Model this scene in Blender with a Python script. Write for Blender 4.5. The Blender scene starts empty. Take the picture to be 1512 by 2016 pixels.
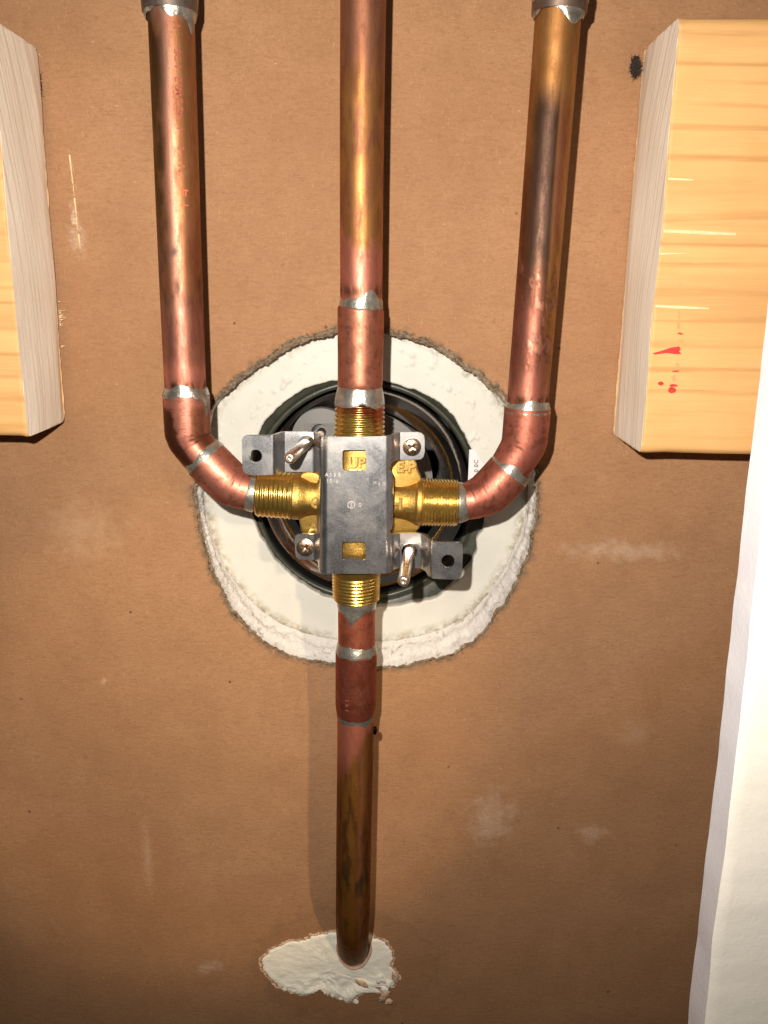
import bpy, bmesh, math, random
from mathutils import Vector, Matrix, noise
from mathutils.geometry import tessellate_polygon
R = math.radians
random.seed(7)
S = bpy.context.scene
COL = S.collection

# ------------------------------------------------------------------ camera
F_PX = 1600.0; D = 0.36; PITCH = R(15.5); ROLL = R(1.15)
CAM = Vector((0.0, -D, D*math.tan(PITCH)))
fw = Vector((0, math.cos(PITCH), -math.sin(PITCH)))
rt0 = Vector((1, 0, 0)); up0 = rt0.cross(fw)
# roll so that the world's down runs slightly to the left in the picture
rt = rt0*math.cos(ROLL) + up0*math.sin(ROLL)
up = up0*math.cos(ROLL) - rt0*math.sin(ROLL)
cam_d = bpy.data.cameras.new('camera'); cam = bpy.data.objects.new('camera', cam_d); COL.objects.link(cam)
cam_d.sensor_fit = 'VERTICAL'; cam_d.sensor_height = 36; cam_d.lens = F_PX/2016*36
cam_d.clip_start = 0.01; cam_d.clip_end = 20
M3 = Matrix((rt, up, -fw)).transposed()
cam.matrix_world = Matrix.Translation(CAM) @ M3.to_4x4()
S.camera = cam

def P(px, py, g=0.0):
    """point of the plane g metres in front of the back wall that shows at photo pixel px,py"""
    d = rt*((px-756)/F_PX) + up*(-(py-1008)/F_PX) + fw
    return CAM + d*((D-g)/d.y)
def mpp(p):            # metres per photo pixel at a point
    return (p-CAM).dot(fw)/F_PX

# ------------------------------------------------------------------ world + lamps
W = bpy.data.worlds.new("World"); S.world = W; W.use_nodes = True
nt = W.node_tree; bg = nt.nodes['Background']
tc = nt.nodes.new('ShaderNodeTexCoord'); sx = nt.nodes.new('ShaderNodeSeparateXYZ')
nt.links.new(tc.outputs['Generated'], sx.inputs[0])
rp = nt.nodes.new('ShaderNodeValToRGB')
rp.color_ramp.elements[0].position = 0.0; rp.color_ramp.elements[0].color = (0.10, 0.085, 0.075, 1)
rp.color_ramp.elements[1].position = 1.0; rp.color_ramp.elements[1].color = (0.62, 0.57, 0.50, 1)
mr = nt.nodes.new('ShaderNodeMapRange'); mr.inputs[1].default_value = -0.6; mr.inputs[2].default_value = 1.0
nt.links.new(sx.outputs[2], mr.inputs[0]); nt.links.new(mr.outputs[0], rp.inputs[0]); nt.links.new(rp.outputs[0], bg.inputs[0])
bg.inputs[1].default_value = 0.15

def lamp(name, kind, loc, power, color, size=None, aim=None, **k):
    l = bpy.data.lights.new(name, kind); l.energy = power; l.color = color
    if kind == 'AREA': l.shape = 'DISK'; l.size = size
    else: l.shadow_soft_size = size
    for a, b in k.items(): setattr(l, a, b)
    o = bpy.data.objects.new(name, l); COL.objects.link(o); o.location = loc
    if aim is not None: o.rotation_euler = (Vector(aim)-Vector(loc)).to_track_quat('-Z', 'Y').to_euler()
    return o
FLASH = CAM + rt*(-0.020) + up*0.024 + fw*0.0
lamp('phone_flash', 'SPOT', FLASH, 8.0, (1.0, 0.92, 0.82), 0.0022, P(690, 640, 0), spot_size=R(132), spot_blend=1.0)
lamp('room_lamp', 'SPOT', (0.36, -1.05, 0.36), 20.0, (1.0, 0.73, 0.46), 0.018, P(430, 1470, 0), spot_size=R(13.5), spot_blend=0.45)

S.view_settings.view_transform = 'Standard'; S.view_settings.look = 'None'
S.view_settings.exposure = 0.08; S.view_settings.gamma = 1.0
S.render.engine = 'CYCLES'
S.cycles.max_bounces = 8

# ------------------------------------------------------------------ object helpers
def link(name, me, mat=None, parent=None, mats=None, smooth=True, sharp=None):
    o = bpy.data.objects.new(name, me); COL.objects.link(o)
    for m in (mats or ([mat] if mat else [])): me.materials.append(m)
    if smooth:
        me.polygons.foreach_set('use_smooth', [True]*len(me.polygons))
        if sharp: me.set_sharp_from_angle(angle=R(sharp))
    if parent is not None:
        o.parent = parent; o.matrix_parent_inverse = parent.matrix_world.inverted()
    me.update()
    return o
def tag(o, label=None, cat=None, group=None, kind=None):
    if label: o['label'] = label
    if cat: o['category'] = cat
    if group: o['group'] = group
    if kind: o['kind'] = kind
    return o
def thing(name, label, cat, loc=(0, 0, 0), group=None):
    o = bpy.data.objects.new(name, None); COL.objects.link(o); o.empty_display_size = 0.02
    o.matrix_world = Matrix.Translation(Vector(loc))
    return tag(o, label, cat, group)
def nz(p, s=1.0, o=0.0):
    return noise.noise(Vector((p[0]*s+o, p[1]*s+o*1.3, p[2]*s-o)))
def frac(p, s=1.0, o=0.0, oc=4):
    return noise.fractal(Vector((p[0]*s+o, p[1]*s+o*1.3, p[2]*s-o)), 0.9, 2.0, oc)
def sm(a, b, x):
    t = max(0.0, min(1.0, (x-a)/(b-a) if b != a else (1.0 if x >= a else 0.0))); return t*t*(3-2*t)
def mixc(a, b, t):
    t = max(0, min(1, t)); return tuple(a[i]*(1-t)+b[i]*t for i in range(3))

# ------------------------------------------------------------------ material helpers
class NT:
    def __init__(s, name):
        s.m = bpy.data.materials.new(name); s.m.use_nodes = True; s.t = s.m.node_tree
        s.b = s.t.nodes['Principled BSDF']; s.tc = s.t.nodes.new('ShaderNodeTexCoord').outputs['Object']
    def n(s, ty, **k):
        x = s.t.nodes.new(ty)
        for a, b in k.items(): setattr(x, a, b)
        return x
    def set(s, sock, v):
        if isinstance(v, bpy.types.NodeSocket): s.t.links.new(v, sock)
        elif isinstance(v, (tuple, list)) and len(v) == 3 and sock.type == 'RGBA': sock.default_value = (*v, 1)
        else: sock.default_value = v
    def noise(s, scale, detail=4, rough=0.55, dist=0, vec=None, out=0):
        x = s.n('ShaderNodeTexNoise'); x.inputs['Scale'].default_value = scale; x.inputs['Detail'].default_value = detail
        x.inputs['Roughness'].default_value = rough; x.inputs['Distortion'].default_value = dist
        s.set(x.inputs['Vector'], vec if vec is not None else s.tc); return x.outputs[out]
    def mapping(s, scale=(1, 1, 1), loc=(0, 0, 0), rot=(0, 0, 0), vec=None):
        x = s.n('ShaderNodeMapping'); s.set(x.inputs['Vector'], vec if vec is not None else s.tc)
        x.inputs['Scale'].default_value = scale; x.inputs['Location'].default_value = loc; x.inputs['Rotation'].default_value = rot
        return x.outputs[0]
    def mr(s, v, a, b, c=0.0, d=1.0, smooth=False):
        x = s.n('ShaderNodeMapRange'); x.clamp = True
        if smooth: x.interpolation_type = 'SMOOTHSTEP'
        s.set(x.inputs[0], v)
        for i, q in zip((1, 2, 3, 4), (a, b, c, d)): x.inputs[i].default_value = q
        return x.outputs[0]
    def math(s, op, a, b=0.0):
        x = s.n('ShaderNodeMath', operation=op); s.set(x.inputs[0], a); s.set(x.inputs[1], b); return x.outputs[0]
    def mix(s, f, a, b, blend='MIX'):
        x = s.n('ShaderNodeMix', data_type='RGBA', blend_type=blend)
        s.set(x.inputs[0], f); s.set(x.inputs[6], a); s.set(x.inputs[7], b); return x.outputs[2]
    def attr(s, name='Col'):
        x = s.n('ShaderNodeAttribute'); x.attribute_name = name; return x
    def spot(s, center, rx, rz, soft=0.5, dist=0.4, nscale=400, rot=0.0):
        """soft elliptical mask with a ragged rim round a world point of the wall"""
        v = s.mapping((1/rx, 0, 1/rz), (-center[0]/rx, 0, -center[2]/rz))
        if rot:
            v0 = s.mapping((1, 1, 1), (-center[0], 0, -center[2]))
            v1 = s.mapping((1, 1, 1), (0, 0, 0), (0, rot, 0), v0)
            v = s.mapping((1/rx, 0, 1/rz), (0, 0, 0), (0, 0, 0), v1)
        l = s.n('ShaderNodeVectorMath', operation='LENGTH'); s.t.links.new(v, l.inputs[0])
        nn = s.math('MULTIPLY', s.math('SUBTRACT', s.noise(nscale, 5, 0.7), 0.5), dist*4)
        return s.mr(s.math('ADD', l.outputs['Value'], nn), 1.0, 1.0-soft, 0, 1)
    def bump(s, h, strength=0.3, dist=0.0005, normal=None):
        x = s.n('ShaderNodeBump'); x.inputs['Strength'].default_value = strength; x.inputs['Distance'].default_value = dist
        s.set(x.inputs['Height'], h)
        if normal is not None: s.set(x.inputs['Normal'], normal)
        return x.outputs[0]
    def out(s, color=None, rough=None, metal=None, normal=None, **k):
        for nme, v in (('Base Color', color), ('Roughness', rough), ('Metallic', metal), ('Normal', normal)):
            if v is not None: s.set(s.b.inputs[nme], v)
        for a, b in k.items(): s.set(s.b.inputs[a.replace('_', ' ')], b)
        return s.m

def simple(name, color, rough=0.5, metal=0.0, var=0.15, scale=300, bump=0.0, bdist=0.0003, **k):
    q = NT(name); f = q.noise(scale, 5, 0.6)
    dark = tuple(c*(1-var) for c in color); lite = tuple(min(1, c*(1+var)) for c in color)
    c = q.mix(q.mr(f, 0.3, 0.7), dark, lite)
    nrm = q.bump(q.noise(scale*2.5, 5, 0.65), bump, bdist) if bump else None
    return q.out(c, q.mr(f, 0.2, 0.8, max(0.02, rough-0.08), rough+0.08), metal, nrm, **k)

# vertex-colour driven metal (patina pattern laid out along each pipe)
def metal_attr(name, rough=0.34, metal=0.85, bump=0.10, mott=0.6):
    q = NT(name); a = q.attr()
    fine = q.noise(1500, 5, 0.7); mid = q.noise(1, 6, 0.62, 0.3, q.mapping((300, 300, 85) if mott > 0.4 else (260, 260, 200)))
    axial = q.noise(1, 4, 0.6, 0, q.mapping((1400, 1400, 90)))
    c = q.mix(q.mr(mid, 0.42, 0.66, 0, mott), a.outputs['Color'], q.mix(1.0, a.outputs['Color'], (0.50, 0.42, 0.36), 'MULTIPLY'))
    c = q.mix(q.mr(axial, 0.42, 0.70, 0, 0.35), c, q.mix(1.0, c, (1.35, 1.2, 1.1), 'MULTIPLY'))
    c = q.mix(q.mr(fine, 0.56, 0.72, 0, 0.6), c, q.mix(1.0, c, (0.35, 0.40, 0.38), 'MULTIPLY'))
    r = q.math('ADD', q.mr(mid, 0.25, 0.75, rough-0.09, rough+0.10), q.mr(fine, 0.3, 0.8, -0.03, 0.07))
    nrm = q.bump(q.math('ADD', fine, q.math('MULTIPLY', axial, 0.7)), bump, 0.0002)
    nrm = q.bump(q.noise(60, 2, 0.5), 0.05, 0.001, nrm)
    q.set(q.b.inputs['Specular Tint'], (1.0, 0.75, 0.6)); return q.out(q.mix(1.0, c, (0.66, 0.61, 0.60), 'MULTIPLY'), r, metal, nrm)
M_COPPER = metal_attr('aged_copper', 0.50, 0.82, 0.18, 0.62)
M_FIT = metal_attr('pink_copper_fitting', 0.45, 0.82, 0.16, 0.32)

def solder_mat():
    q = NT('solder'); n1 = q.noise(260, 5, 0.6, 0.5); n2 = q.noise(1100, 4, 0.7)
    c = q.mix(q.mr(n1, 0.35, 0.68), (0.25, 0.235, 0.20), (0.58, 0.56, 0.49))
    c = q.mix(q.mr(n2, 0.62, 0.75, 0, 0.5), c, (0.20, 0.17, 0.13))
    return q.out(c, q.mr(n1, 0.3, 0.7, 0.40, 0.24), 0.85, q.bump(q.math('ADD', n1, q.math('MULTIPLY', n2, 0.25)), 0.45, 0.0006))
M_SOLDER = solder_mat()

def brass_mat(name, cast, burn=False):
    q = NT(name); n1 = q.noise(220, 5, 0.6, 0.3); n2 = q.noise(2300 if cast else 1500, 3, 0.7)
    c = q.mix(q.mr(n1, 0.3, 0.7), (0.36, 0.21, 0.045) if cast else (0.50, 0.32, 0.07), (0.56, 0.36, 0.10) if cast else (0.82, 0.57, 0.16))
    if burn:
        # heat tint from the soldering torch near the joint
        a = q.attr(); c = q.mix(q.mr(q.math('ADD', a.outputs['Fac'], q.math('MULTIPLY', q.math('SUBTRACT', n1, 0.5), 0.8)), 0.35, 0.8), c, (0.42, 0.13, 0.045))
    c = q.mix(q.mr(n2, 0.64, 0.8, 0, 0.6), c, (0.25, 0.13, 0.04))
    return q.out(c, q.mr(n1, 0.3, 0.7, 0.46, 0.36) if cast else q.mr(n1, 0.3, 0.7, 0.30, 0.22), 0.97 if cast else 0.95,
                 q.bump(n2, 0.55 if cast else 0.04, 0.0003))
M_CAST = brass_mat('sand_cast_brass', True)
M_BRASS = brass_mat('machined_brass', False)
M_BRASSB = brass_mat('heat_tinted_brass', False, True)

def steel_mat():
    q = NT('brushed_steel')
    brush = q.noise(1, 3, 0.6, 0, q.mapping((2600, 2600, 160))); sc = q.noise(1, 5, 0.7, 0.6, q.mapping((260, 260, 900)))
    blot = q.noise(75, 5, 0.6, 0.8); fine = q.noise(2400, 2, 0.7)
    c = q.mix(q.mr(brush, 0.3, 0.7), (0.48, 0.48, 0.50), (0.55, 0.55, 0.56))
    c = q.mix(q.mr(blot, 0.52, 0.62, 0, 0.35), c, (0.56, 0.50, 0.43))
    c = q.mix(q.mr(sc, 0.66, 0.74, 0, 0.5), c, (0.86, 0.84, 0.80))
    r = q.math('ADD', q.mr(blot, 0.40, 0.66, 0.27, 0.34), q.mr(fine, 0.3, 0.7, -0.03, 0.04))
    h = q.math('ADD', q.math('MULTIPLY', brush, 0.5), q.math('MULTIPLY', fine, 0.6))
    return q.out(c, r, 1.0, q.bump(h, 0.16, 0.00006))
M_STEEL = steel_mat()
M_PIN = simple('nickel_rod', (0.66, 0.56, 0.47), 0.30, 0.95, 0.12, 900, 0.1, 0.0001)
M_SCREW = simple('bronze_tinted_screw', (0.40, 0.28, 0.19), 0.28, 0.95, 0.35, 700, 0.25, 0.0003)

# --- kraft paper of the wallboard
def paper_mat():
    q = NT('kraft_paper')
    big = q.noise(9, 3, 0.5); blot = q.noise(38, 5, 0.6); grain = q.noise(900, 5, 0.75); fib = q.noise(1, 6, 0.7, 1.2, q.mapping((260, 260, 900)))
    fib2 = q.noise(1, 4, 0.7, 1.5, q.mapping((1500, 1500, 380)))
    c = q.mix(q.mr(big, 0.3, 0.7), (0.345, 0.180, 0.088), (0.41, 0.224, 0.115))
    c = q.mix(q.mr(blot, 0.38, 0.72, 0, 0.38), c, (0.235, 0.112, 0.052))
    c = q.mix(q.mr(fib, 0.46, 0.68, 0, 0.6), c, (0.25, 0.122, 0.058))
    c = q.mix(q.mr(fib2, 0.58, 0.70, 0, 0.4), c, (0.58, 0.37, 0.22))
    c = q.mix(q.mr(grain, 0.56, 0.72, 0, 0.5), c, (0.17, 0.085, 0.04))
    # scattered dark flecks
    vo = q.n('ShaderNodeTexVoronoi'); vo.inputs['Scale'].default_value = 62; q.set(vo.inputs['Vector'], q.tc)
    vo.inputs['Randomness'].default_value = 1.0
    fl = q.math('MULTIPLY', q.mr(vo.outputs['Distance'], 0.055, 0.03), q.mr(vo.outputs['Color'], 0.52, 0.6))
    c = q.mix(q.math('MULTIPLY', fl, 0.85), c, (0.10, 0.05, 0.03))
    vo2 = q.n('ShaderNodeTexVoronoi'); vo2.inputs['Scale'].default_value = 88; q.set(vo2.inputs['Vector'], q.mapping((1, 1, 2.2), (3, 1, 2)))
    fl2 = q.math('MULTIPLY', q.mr(vo2.outputs['Distance'], 0.06, 0.03), q.mr(vo2.outputs['Color'], 0.6, 0.66))
    c = q.mix(q.math('MULTIPLY', fl2, 0.35), c, (0.70, 0.50, 0.32))
    # chalky scuffs and stains, each at its own place on the board
    for (x, y, rx, ry, col, st, rot) in (
            (147, 430, 9, 26, (0.78, 0.62, 0.48), 0.75, 0.1), (152, 470, 20, 34, (0.80, 0.68, 0.56), 0.4, 0.1),
            (965, 1610, 55, 60, (0.72, 0.58, 0.47), 0.45, 0), (1165, 1640, 40, 22, (0.72, 0.58, 0.47), 0.45, 0),
            (1230, 1085, 130, 22, (0.70, 0.55, 0.42), 0.5, 0), (410, 1905, 30, 18, (0.74, 0.60, 0.50), 0.5, 0),
            (205, 1340, 8, 10, (0.74, 0.55, 0.40), 0.6, 0), (160, 1050, 90, 60, (0.66, 0.47, 0.31), 0.35, 0),
            (290, 1690, 12, 90, (0.64, 0.48, 0.36), 0.4, 0), (1250, 1440, 40, 30, (0.64, 0.48, 0.36), 0.25, 0),
            (1163, 165, 14, 22, (0.22, 0.10, 0.05), 0.8, -0.5), (1148, 190, 7, 7, (0.17, 0.08, 0.04), 0.8, 0),
            (1158, 105, 5, 4, (0.2, 0.1, 0.05), 0.8, 0), (655, 158, 9, 4, (0.2, 0.1, 0.05), 0.7, -0.4), (972, 633, 6, 6, (0.12, 0.07, 0.05), 0.9, 0),
            (557, 520, 4, 4, (0.2, 0.1, 0.05), 0.7, 0), (168, 1490, 6, 5, (0.14, 0.08, 0.04), 0.9, 0)):
        p = P(x, y, 0); k = mpp(p)
        m = q.spot(p, rx*k, ry*k*1.15, 0.8, 0.75, 150 if rx > 25 else 400, rot)
        m = q.math('MULTIPLY', m, q.mr(fib, 0.35, 0.62, 0.15, 1.0))
        c = q.mix(q.math('MULTIPLY', m, st*0.75), c, col)
    # water stain rim around the pipe's hole low on the board
    p = P(680, 1900, 0); k = mpp(p)
    m1 = q.spot(p, 195*k, 140*k, 0.10, 0.22, 90); m2 = q.spot(p, 180*k, 128*k, 0.10, 0.22, 90)
    c = q.mix(q.math('MULTIPLY', m1, 0.10), c, (0.20, 0.09, 0.035))
    c = q.mix(q.math('MULTIPLY', q.math('SUBTRACT', m1, m2), 0.2), c, (0.14, 0.10, 0.05))
    a = q.attr(); c = q.mix(a.outputs['Fac'], c, (0.17, 0.115, 0.07))
    h = q.math('ADD', q.math('MULTIPLY', fib, 1.0), q.math('MULTIPLY', grain, 0.5))
    return q.out(c, 0.85, 0.0, q.bump(h, 0.6, 0.0004), Specular_IOR_Level=0.25)
M_PAPER = paper_mat()
def torn_mat():
    q = NT('torn_paper'); n1 = q.noise(700, 6, 0.75); n2 = q.noise(170, 4)
    c = q.mix(q.mr(n1, 0.35, 0.65), (0.075, 0.05, 0.03), (0.34, 0.25, 0.17))
    c = q.mix(q.mr(n2, 0.5, 0.7, 0, 0.5), c, (0.50, 0.40, 0.29))
    return q.out(c, 0.95, 0.0, q.bump(n1, 0.9, 0.0008), Specular_IOR_Level=0.1)
M_TORN = torn_mat()
def gyps(name, base, dirt, dirtamt=0.6, scale=120, b=0.8):
    q = NT(name); n1 = q.noise(scale, 6, 0.7, 0.3); n2 = q.noise(scale*7, 5, 0.7)
    c = q.mix(q.mr(n1, 0.56, 0.72, 0, dirtamt), base, dirt)
    c = q.mix(q.mr(n2, 0.62, 0.76, 0, dirtamt*0.8), c, tuple(x*0.55 for x in dirt))
    return q.out(c, 0.88, 0.0, q.bump(q.math('ADD', n1, q.math('MULTIPLY', n2, 0.4)), b, 0.0008), Specular_IOR_Level=0.2)
M_GYP = gyps('gypsum_core', (0.70, 0.66, 0.625), (0.25, 0.185, 0.115), 1.0, 210, 1.2)
def panel_mat():
    q = NT('cream_panel'); n1 = q.noise(60, 4, 0.6); n2 = q.noise(800, 5, 0.75); n3 = q.noise(260, 5, 0.7)
    c = q.mix(q.mr(n1, 0.35, 0.7), (0.64, 0.62, 0.555), (0.58, 0.575, 0.52))
    c = q.mix(q.math('MULTIPLY', q.mr(n2, 0.60, 0.70, 0, 0.7), q.mr(q.noise(70, 3), 0.45, 0.6)), c, (0.20, 0.19, 0.14))
    a = q.attr()
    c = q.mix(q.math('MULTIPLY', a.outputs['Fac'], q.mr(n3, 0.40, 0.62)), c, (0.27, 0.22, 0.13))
    return q.out(c, 0.55, 0.0, q.bump(q.math('ADD', n3, q.math('MULTIPLY', n2, 0.2)), 0.25, 0.0005), Specular_IOR_Level=0.4)
M_PANEL = panel_mat()
M_BUTTER = gyps('fresh_joint_plaster', (0.97, 0.93, 0.80), (0.86, 0.76, 0.58), 0.4, 120, 0.6)

def wood_mats():
    q = NT('pine_long_grain')
    w = q.noise(1, 3, 0.5, 0.4, q.mapping((7, 7, 55))); v = q.math('ADD', q.math('MULTIPLY', q.n('ShaderNodeSeparateXYZ').outputs[2], 1.0), 0.0)
    sep = [n for n in q.t.nodes if n.type == 'SEPXYZ'][0]; q.t.links.new(q.tc, sep.inputs[0])
    ph = q.math('ADD', q.math('MULTIPLY', sep.outputs[2], 700.0), q.math('MULTIPLY', q.noise(1, 4, 0.6, 0.2, q.mapping((2.5, 2.5, 48))), 15.0))
    ring = q.math('SINE', ph)
    fine = q.noise(1, 5, 0.65, 0.2, q.mapping((60, 60, 1600))); blot = q.noise(30, 4)
    c = q.mix(q.mr(blot, 0.3, 0.7), (0.68, 0.375, 0.135), (0.73, 0.43, 0.175))
    band = q.noise(1, 3, 0.6, 0, q.mapping((4, 4, 90)))
    c = q.mix(q.mr(band, 0.46, 0.62, 0, 0.7), c, (0.58, 0.325, 0.125))
    c = q.mix(q.math('MULTIPLY', q.mr(ring, 0.55, 1.0, 0, 0.55), q.mr(q.noise(1, 3, 0.6, 0, q.mapping((14, 14, 160))), 0.35, 0.6)), c, (0.40, 0.19, 0.055))
    c = q.mix(q.mr(fine, 0.5, 0.72, 0, 0.3), c, (0.84, 0.53, 0.22))
    c = q.mix(q.mr(q.noise(420, 5, 0.7), 0.6, 0.74, 0, 0.3), c, (0.66, 0.36, 0.12))
    long = q.out(c, 0.62, 0.0, q.bump(q.math('ADD', fine, q.math('MULTIPLY', ring, -0.15)), 0.35, 0.0005), Specular_IOR_Level=0.3)
    q = NT('pine_end_grain')
    sep = q.n('ShaderNodeSeparateXYZ'); q.t.links.new(q.tc, sep.inputs[0])
    blot = q.noise(45, 5)
    zz = q.math('MULTIPLY', q.math('SUBTRACT', sep.outputs[2], 0.075), q.math('SUBTRACT', sep.outputs[2], 0.075))
    ph = q.math('ADD', sep.outputs[1], q.math('ADD', q.math('MULTIPLY', zz, 2.2), q.math('MULTIPLY', q.noise(9, 1, 0.3), 0.007)))
    cv = q.n('ShaderNodeCombineXYZ'); q.t.links.new(ph, cv.inputs[0]); q.t.links.new(sep.outputs[2], cv.inputs[1])
    rings = q.noise(1, 3, 0.55, 0, q.mapping((620, 9, 1), vec=cv.outputs[0]))
    hair = q.noise(1, 3, 0.6, 0, q.mapping((1700, 45, 1), (4, 2, 0), vec=cv.outputs[0]))
    c = q.mix(q.mr(blot, 0.3, 0.7), (0.90, 0.80, 0.67), (0.95, 0.87, 0.75))
    c = q.mix(q.mr(rings, 0.50, 0.66, 0, 0.6), c, (0.58, 0.43, 0.30))
    c = q.mix(q.mr(hair, 0.5, 0.75, 0, 0.4), c, (0.60, 0.49, 0.38))
    c = q.mix(q.mr(q.noise(600, 5, 0.7), 0.62, 0.72, 0, 0.35), c, (0.32, 0.24, 0.17))
    end = q.out(c, 0.9, 0.0, q.bump(q.math('SUBTRACT', q.noise(900, 3, 0.7), q.math('MULTIPLY', rings, 0.5)), 0.3, 0.0004), Specular_IOR_Level=0.15)
    return long, end
M_LONG, M_END = wood_mats()
M_RED = simple('red_ink', (0.62, 0.035, 0.03), 0.6, 0, 0.3, 500)
M_REDF = simple('faded_red_ink', (0.84, 0.33, 0.14), 0.7, 0, 0.2, 700)
M_PRINT = simple('red_pipe_print', (0.30, 0.055, 0.03), 0.6, 0, 0.3, 1200)
M_INK = simple('black_ink', (0.035, 0.035, 0.03), 0.6)
M_LABEL = simple('white_label', (0.70, 0.69, 0.70), 0.5, 0, 0.05, 300)
M_HAIR = simple('black_lint', (0.035, 0.025, 0.02), 0.95)
M_SPLIN = simple('pale_sliver', (0.84, 0.60, 0.33), 0.7, 0, 0.1, 400)
M_RUB = simple('olive_gasket', (0.038, 0.041, 0.028), 0.36, 0, 0.25, 200, 0.2, 0.0004)
M_DARK = simple('black_plastic', (0.010, 0.010, 0.010), 0.5)
M_GREY = simple('grey_plate', (0.18, 0.175, 0.165), 0.6, 0.1, 0.14, 900, 0.3, 0.0002)
M_CHROME = simple('chrome', (0.50, 0.48, 0.46), 0.12, 1.0, 0.03, 40, 0.08, 0.001)
M_FACE = gyps('painted_skim', (0.93, 0.88, 0.79), (0.86, 0.80, 0.69), 0.5, 26, 0.6)
M_CUT = gyps('knife_cut_gypsum', (0.84, 0.84, 0.90), (0.93, 0.92, 0.92), 0.6, 90, 0.3)

# ------------------------------------------------------------------ mesh builders
def grid_mesh(name, rows, cols, fn, closed=False, col=None):
    """fn(i,j)->Vector ; closed wraps j"""
    vs = [fn(i, j) for i in range(rows) for j in range(cols)]
    fs = []
    for i in range(rows-1):
        for j in range(cols if closed else cols-1):
            k = (j+1) % cols
            fs.append((i*cols+j, i*cols+k, (i+1)*cols+k, (i+1)*cols+j))
    me = bpy.data.meshes.new(name); me.from_pydata(vs, [], fs)
    if col:
        a = me.color_attributes.new('Col', 'FLOAT_COLOR', 'POINT')
        data = []
        for i in range(rows):
            for j in range(cols):
                c = col(i, j); data.extend((c[0], c[1], c[2], 1.0) if isinstance(c, tuple) else (c, c, c, 1.0))
        a.data.foreach_set('color', data)
    return me

def path_pts(ctrl, step=0.0008, straight=False):
    """ctrl: (px,py,gap,r_mm); Catmull-Rom positions, linear radii -> [(pos, r, py, px)]"""
    pts = [P(c[0], c[1], c[2]) for c in ctrl]; out = []
    for i in range(len(pts)-1):
        a = pts[max(0, i-1)]; b = pts[i]; c = pts[i+1]; d = pts[min(len(pts)-1, i+2)]
        L = (c-b).length; n = max(2, int(L/step))
        for k in range(n + (1 if i == len(pts)-2 else 0)):
            t = k/n
            if straight: p = b.lerp(c, t)
            else:
                # centripetal-ish: scale tangents to the segment
                m1 = (c-a).normalized()*L; m2 = (d-b).normalized()*L
                t2 = t*t; t3 = t2*t
                p = b*(2*t3-3*t2+1) + m1*(t3-2*t2+t) + c*(-2*t3+3*t2) + m2*(t3-t2)
            r = (ctrl[i][3]*(1-t)+ctrl[i+1][3]*t)/1000
            out.append((p, r, ctrl[i][1]*(1-t)+ctrl[i+1][1]*t, ctrl[i][0]*(1-t)+ctrl[i+1][0]*t))
    return out
FRONT = Vector((0, -1, 0))
def frame(t):
    n = FRONT - t*FRONT.dot(t)
    if n.length < 1e-4: n = Vector((0, 0, -1))
    n.normalize(); return n, n.cross(t)
def tube(name, ctrl, mat, parent, colfn=None, nseg=72, step=0.0008, straight=False, rfn=None, wob=0.0, caps=True):
    pp = path_pts(ctrl, step, straight); N = len(pp); fr = []
    for i in range(N):
        t = (pp[min(N-1, i+1)][0]-pp[max(0, i-1)][0]).normalized(); n, b = frame(t); fr.append((n, b))
    def fn(i, j):
        p, r, py, px = pp[i]; n, b = fr[i]; a = 2*math.pi*j/nseg
        d = n*math.cos(a)+b*math.sin(a)
        rr = rfn(i, N, a, p, r) if rfn else r
        if wob: rr += wob*frac(p+d*r, 110)
        return p+d*rr
    cf = None
    if colfn: cf = lambda i, j: colfn(pp[i][2], math.sin(2*math.pi*j/nseg), math.cos(2*math.pi*j/nseg), fn(i, j), pp[i][3])
    me = grid_mesh(name, N, nseg, fn, True, cf)
    if caps:
        bm = bmesh.new(); bm.from_mesh(me); bm.verts.ensure_lookup_table()
        for s in (0, (N-1)*nseg):
            vs = [bm.verts[s+j] for j in range(nseg)]
            try: bm.faces.new(vs if s else vs[::-1])
            except Exception: pass
        bmesh.ops.recalc_face_normals(bm, faces=bm.faces); bm.to_mesh(me); bm.free()
    return link(name, me, mat, parent, sharp=38)

def solder(name, a, b, ra, rb, parent, wave0, wave1, h=0.25, nseg=96, mat=None, label=None, seed=0):
    """sleeve of solder between photo points a -> b (px,py,gap); wave(ang)-> mm shift of each rim along the axis"""
    A = P(*a); B = P(*b); ax = (B-A); L = ax.length; t = ax.normalized(); n, bb = frame(t); K = 12
    def fn(i, j):
        an = 2*math.pi*j/nseg; u = i/(K-1); d = n*math.cos(an)+bb*math.sin(an)
        s0 = wave0(an)/1000 + 0.0003*noise.noise(Vector((math.cos(an)*4, math.sin(an)*4, seed)))
        s1 = L + wave1(an)/1000 + 0.0003*noise.noise(Vector((math.cos(an)*4, math.sin(an)*4, seed+9)))
        s = s0+(s1-s0)*u
        w = max(0, min(1, s/L)); base = (ra*(1-w)+rb*w)/1000
        edge = min(1.0, math.sqrt(max(0, 4*u*(1-u))))
        r = base - 0.00006 + (h/1000)*edge*(0.75+0.5*noise.noise(Vector((d*r0(base)*300)+Vector((0, 0, s*260+seed)))))
        return A + t*s + d*r
    me = grid_mesh(name, K, nseg, fn, True)
    o = link(name, me, mat or M_SOLDER, parent)
    if label: o['label'] = label
    return o
def r0(x): return x
def bumpw(c, w, amp):      # a drip/bump centred at angle c
    def f(a):
        d = (a-c+math.pi) % (2*math.pi) - math.pi
        return amp*math.exp(-(d/w)**2)
    return f
def addw(*fs): return lambda a: sum(f(a) for f in fs)
zero = lambda a: 0.0
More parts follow.
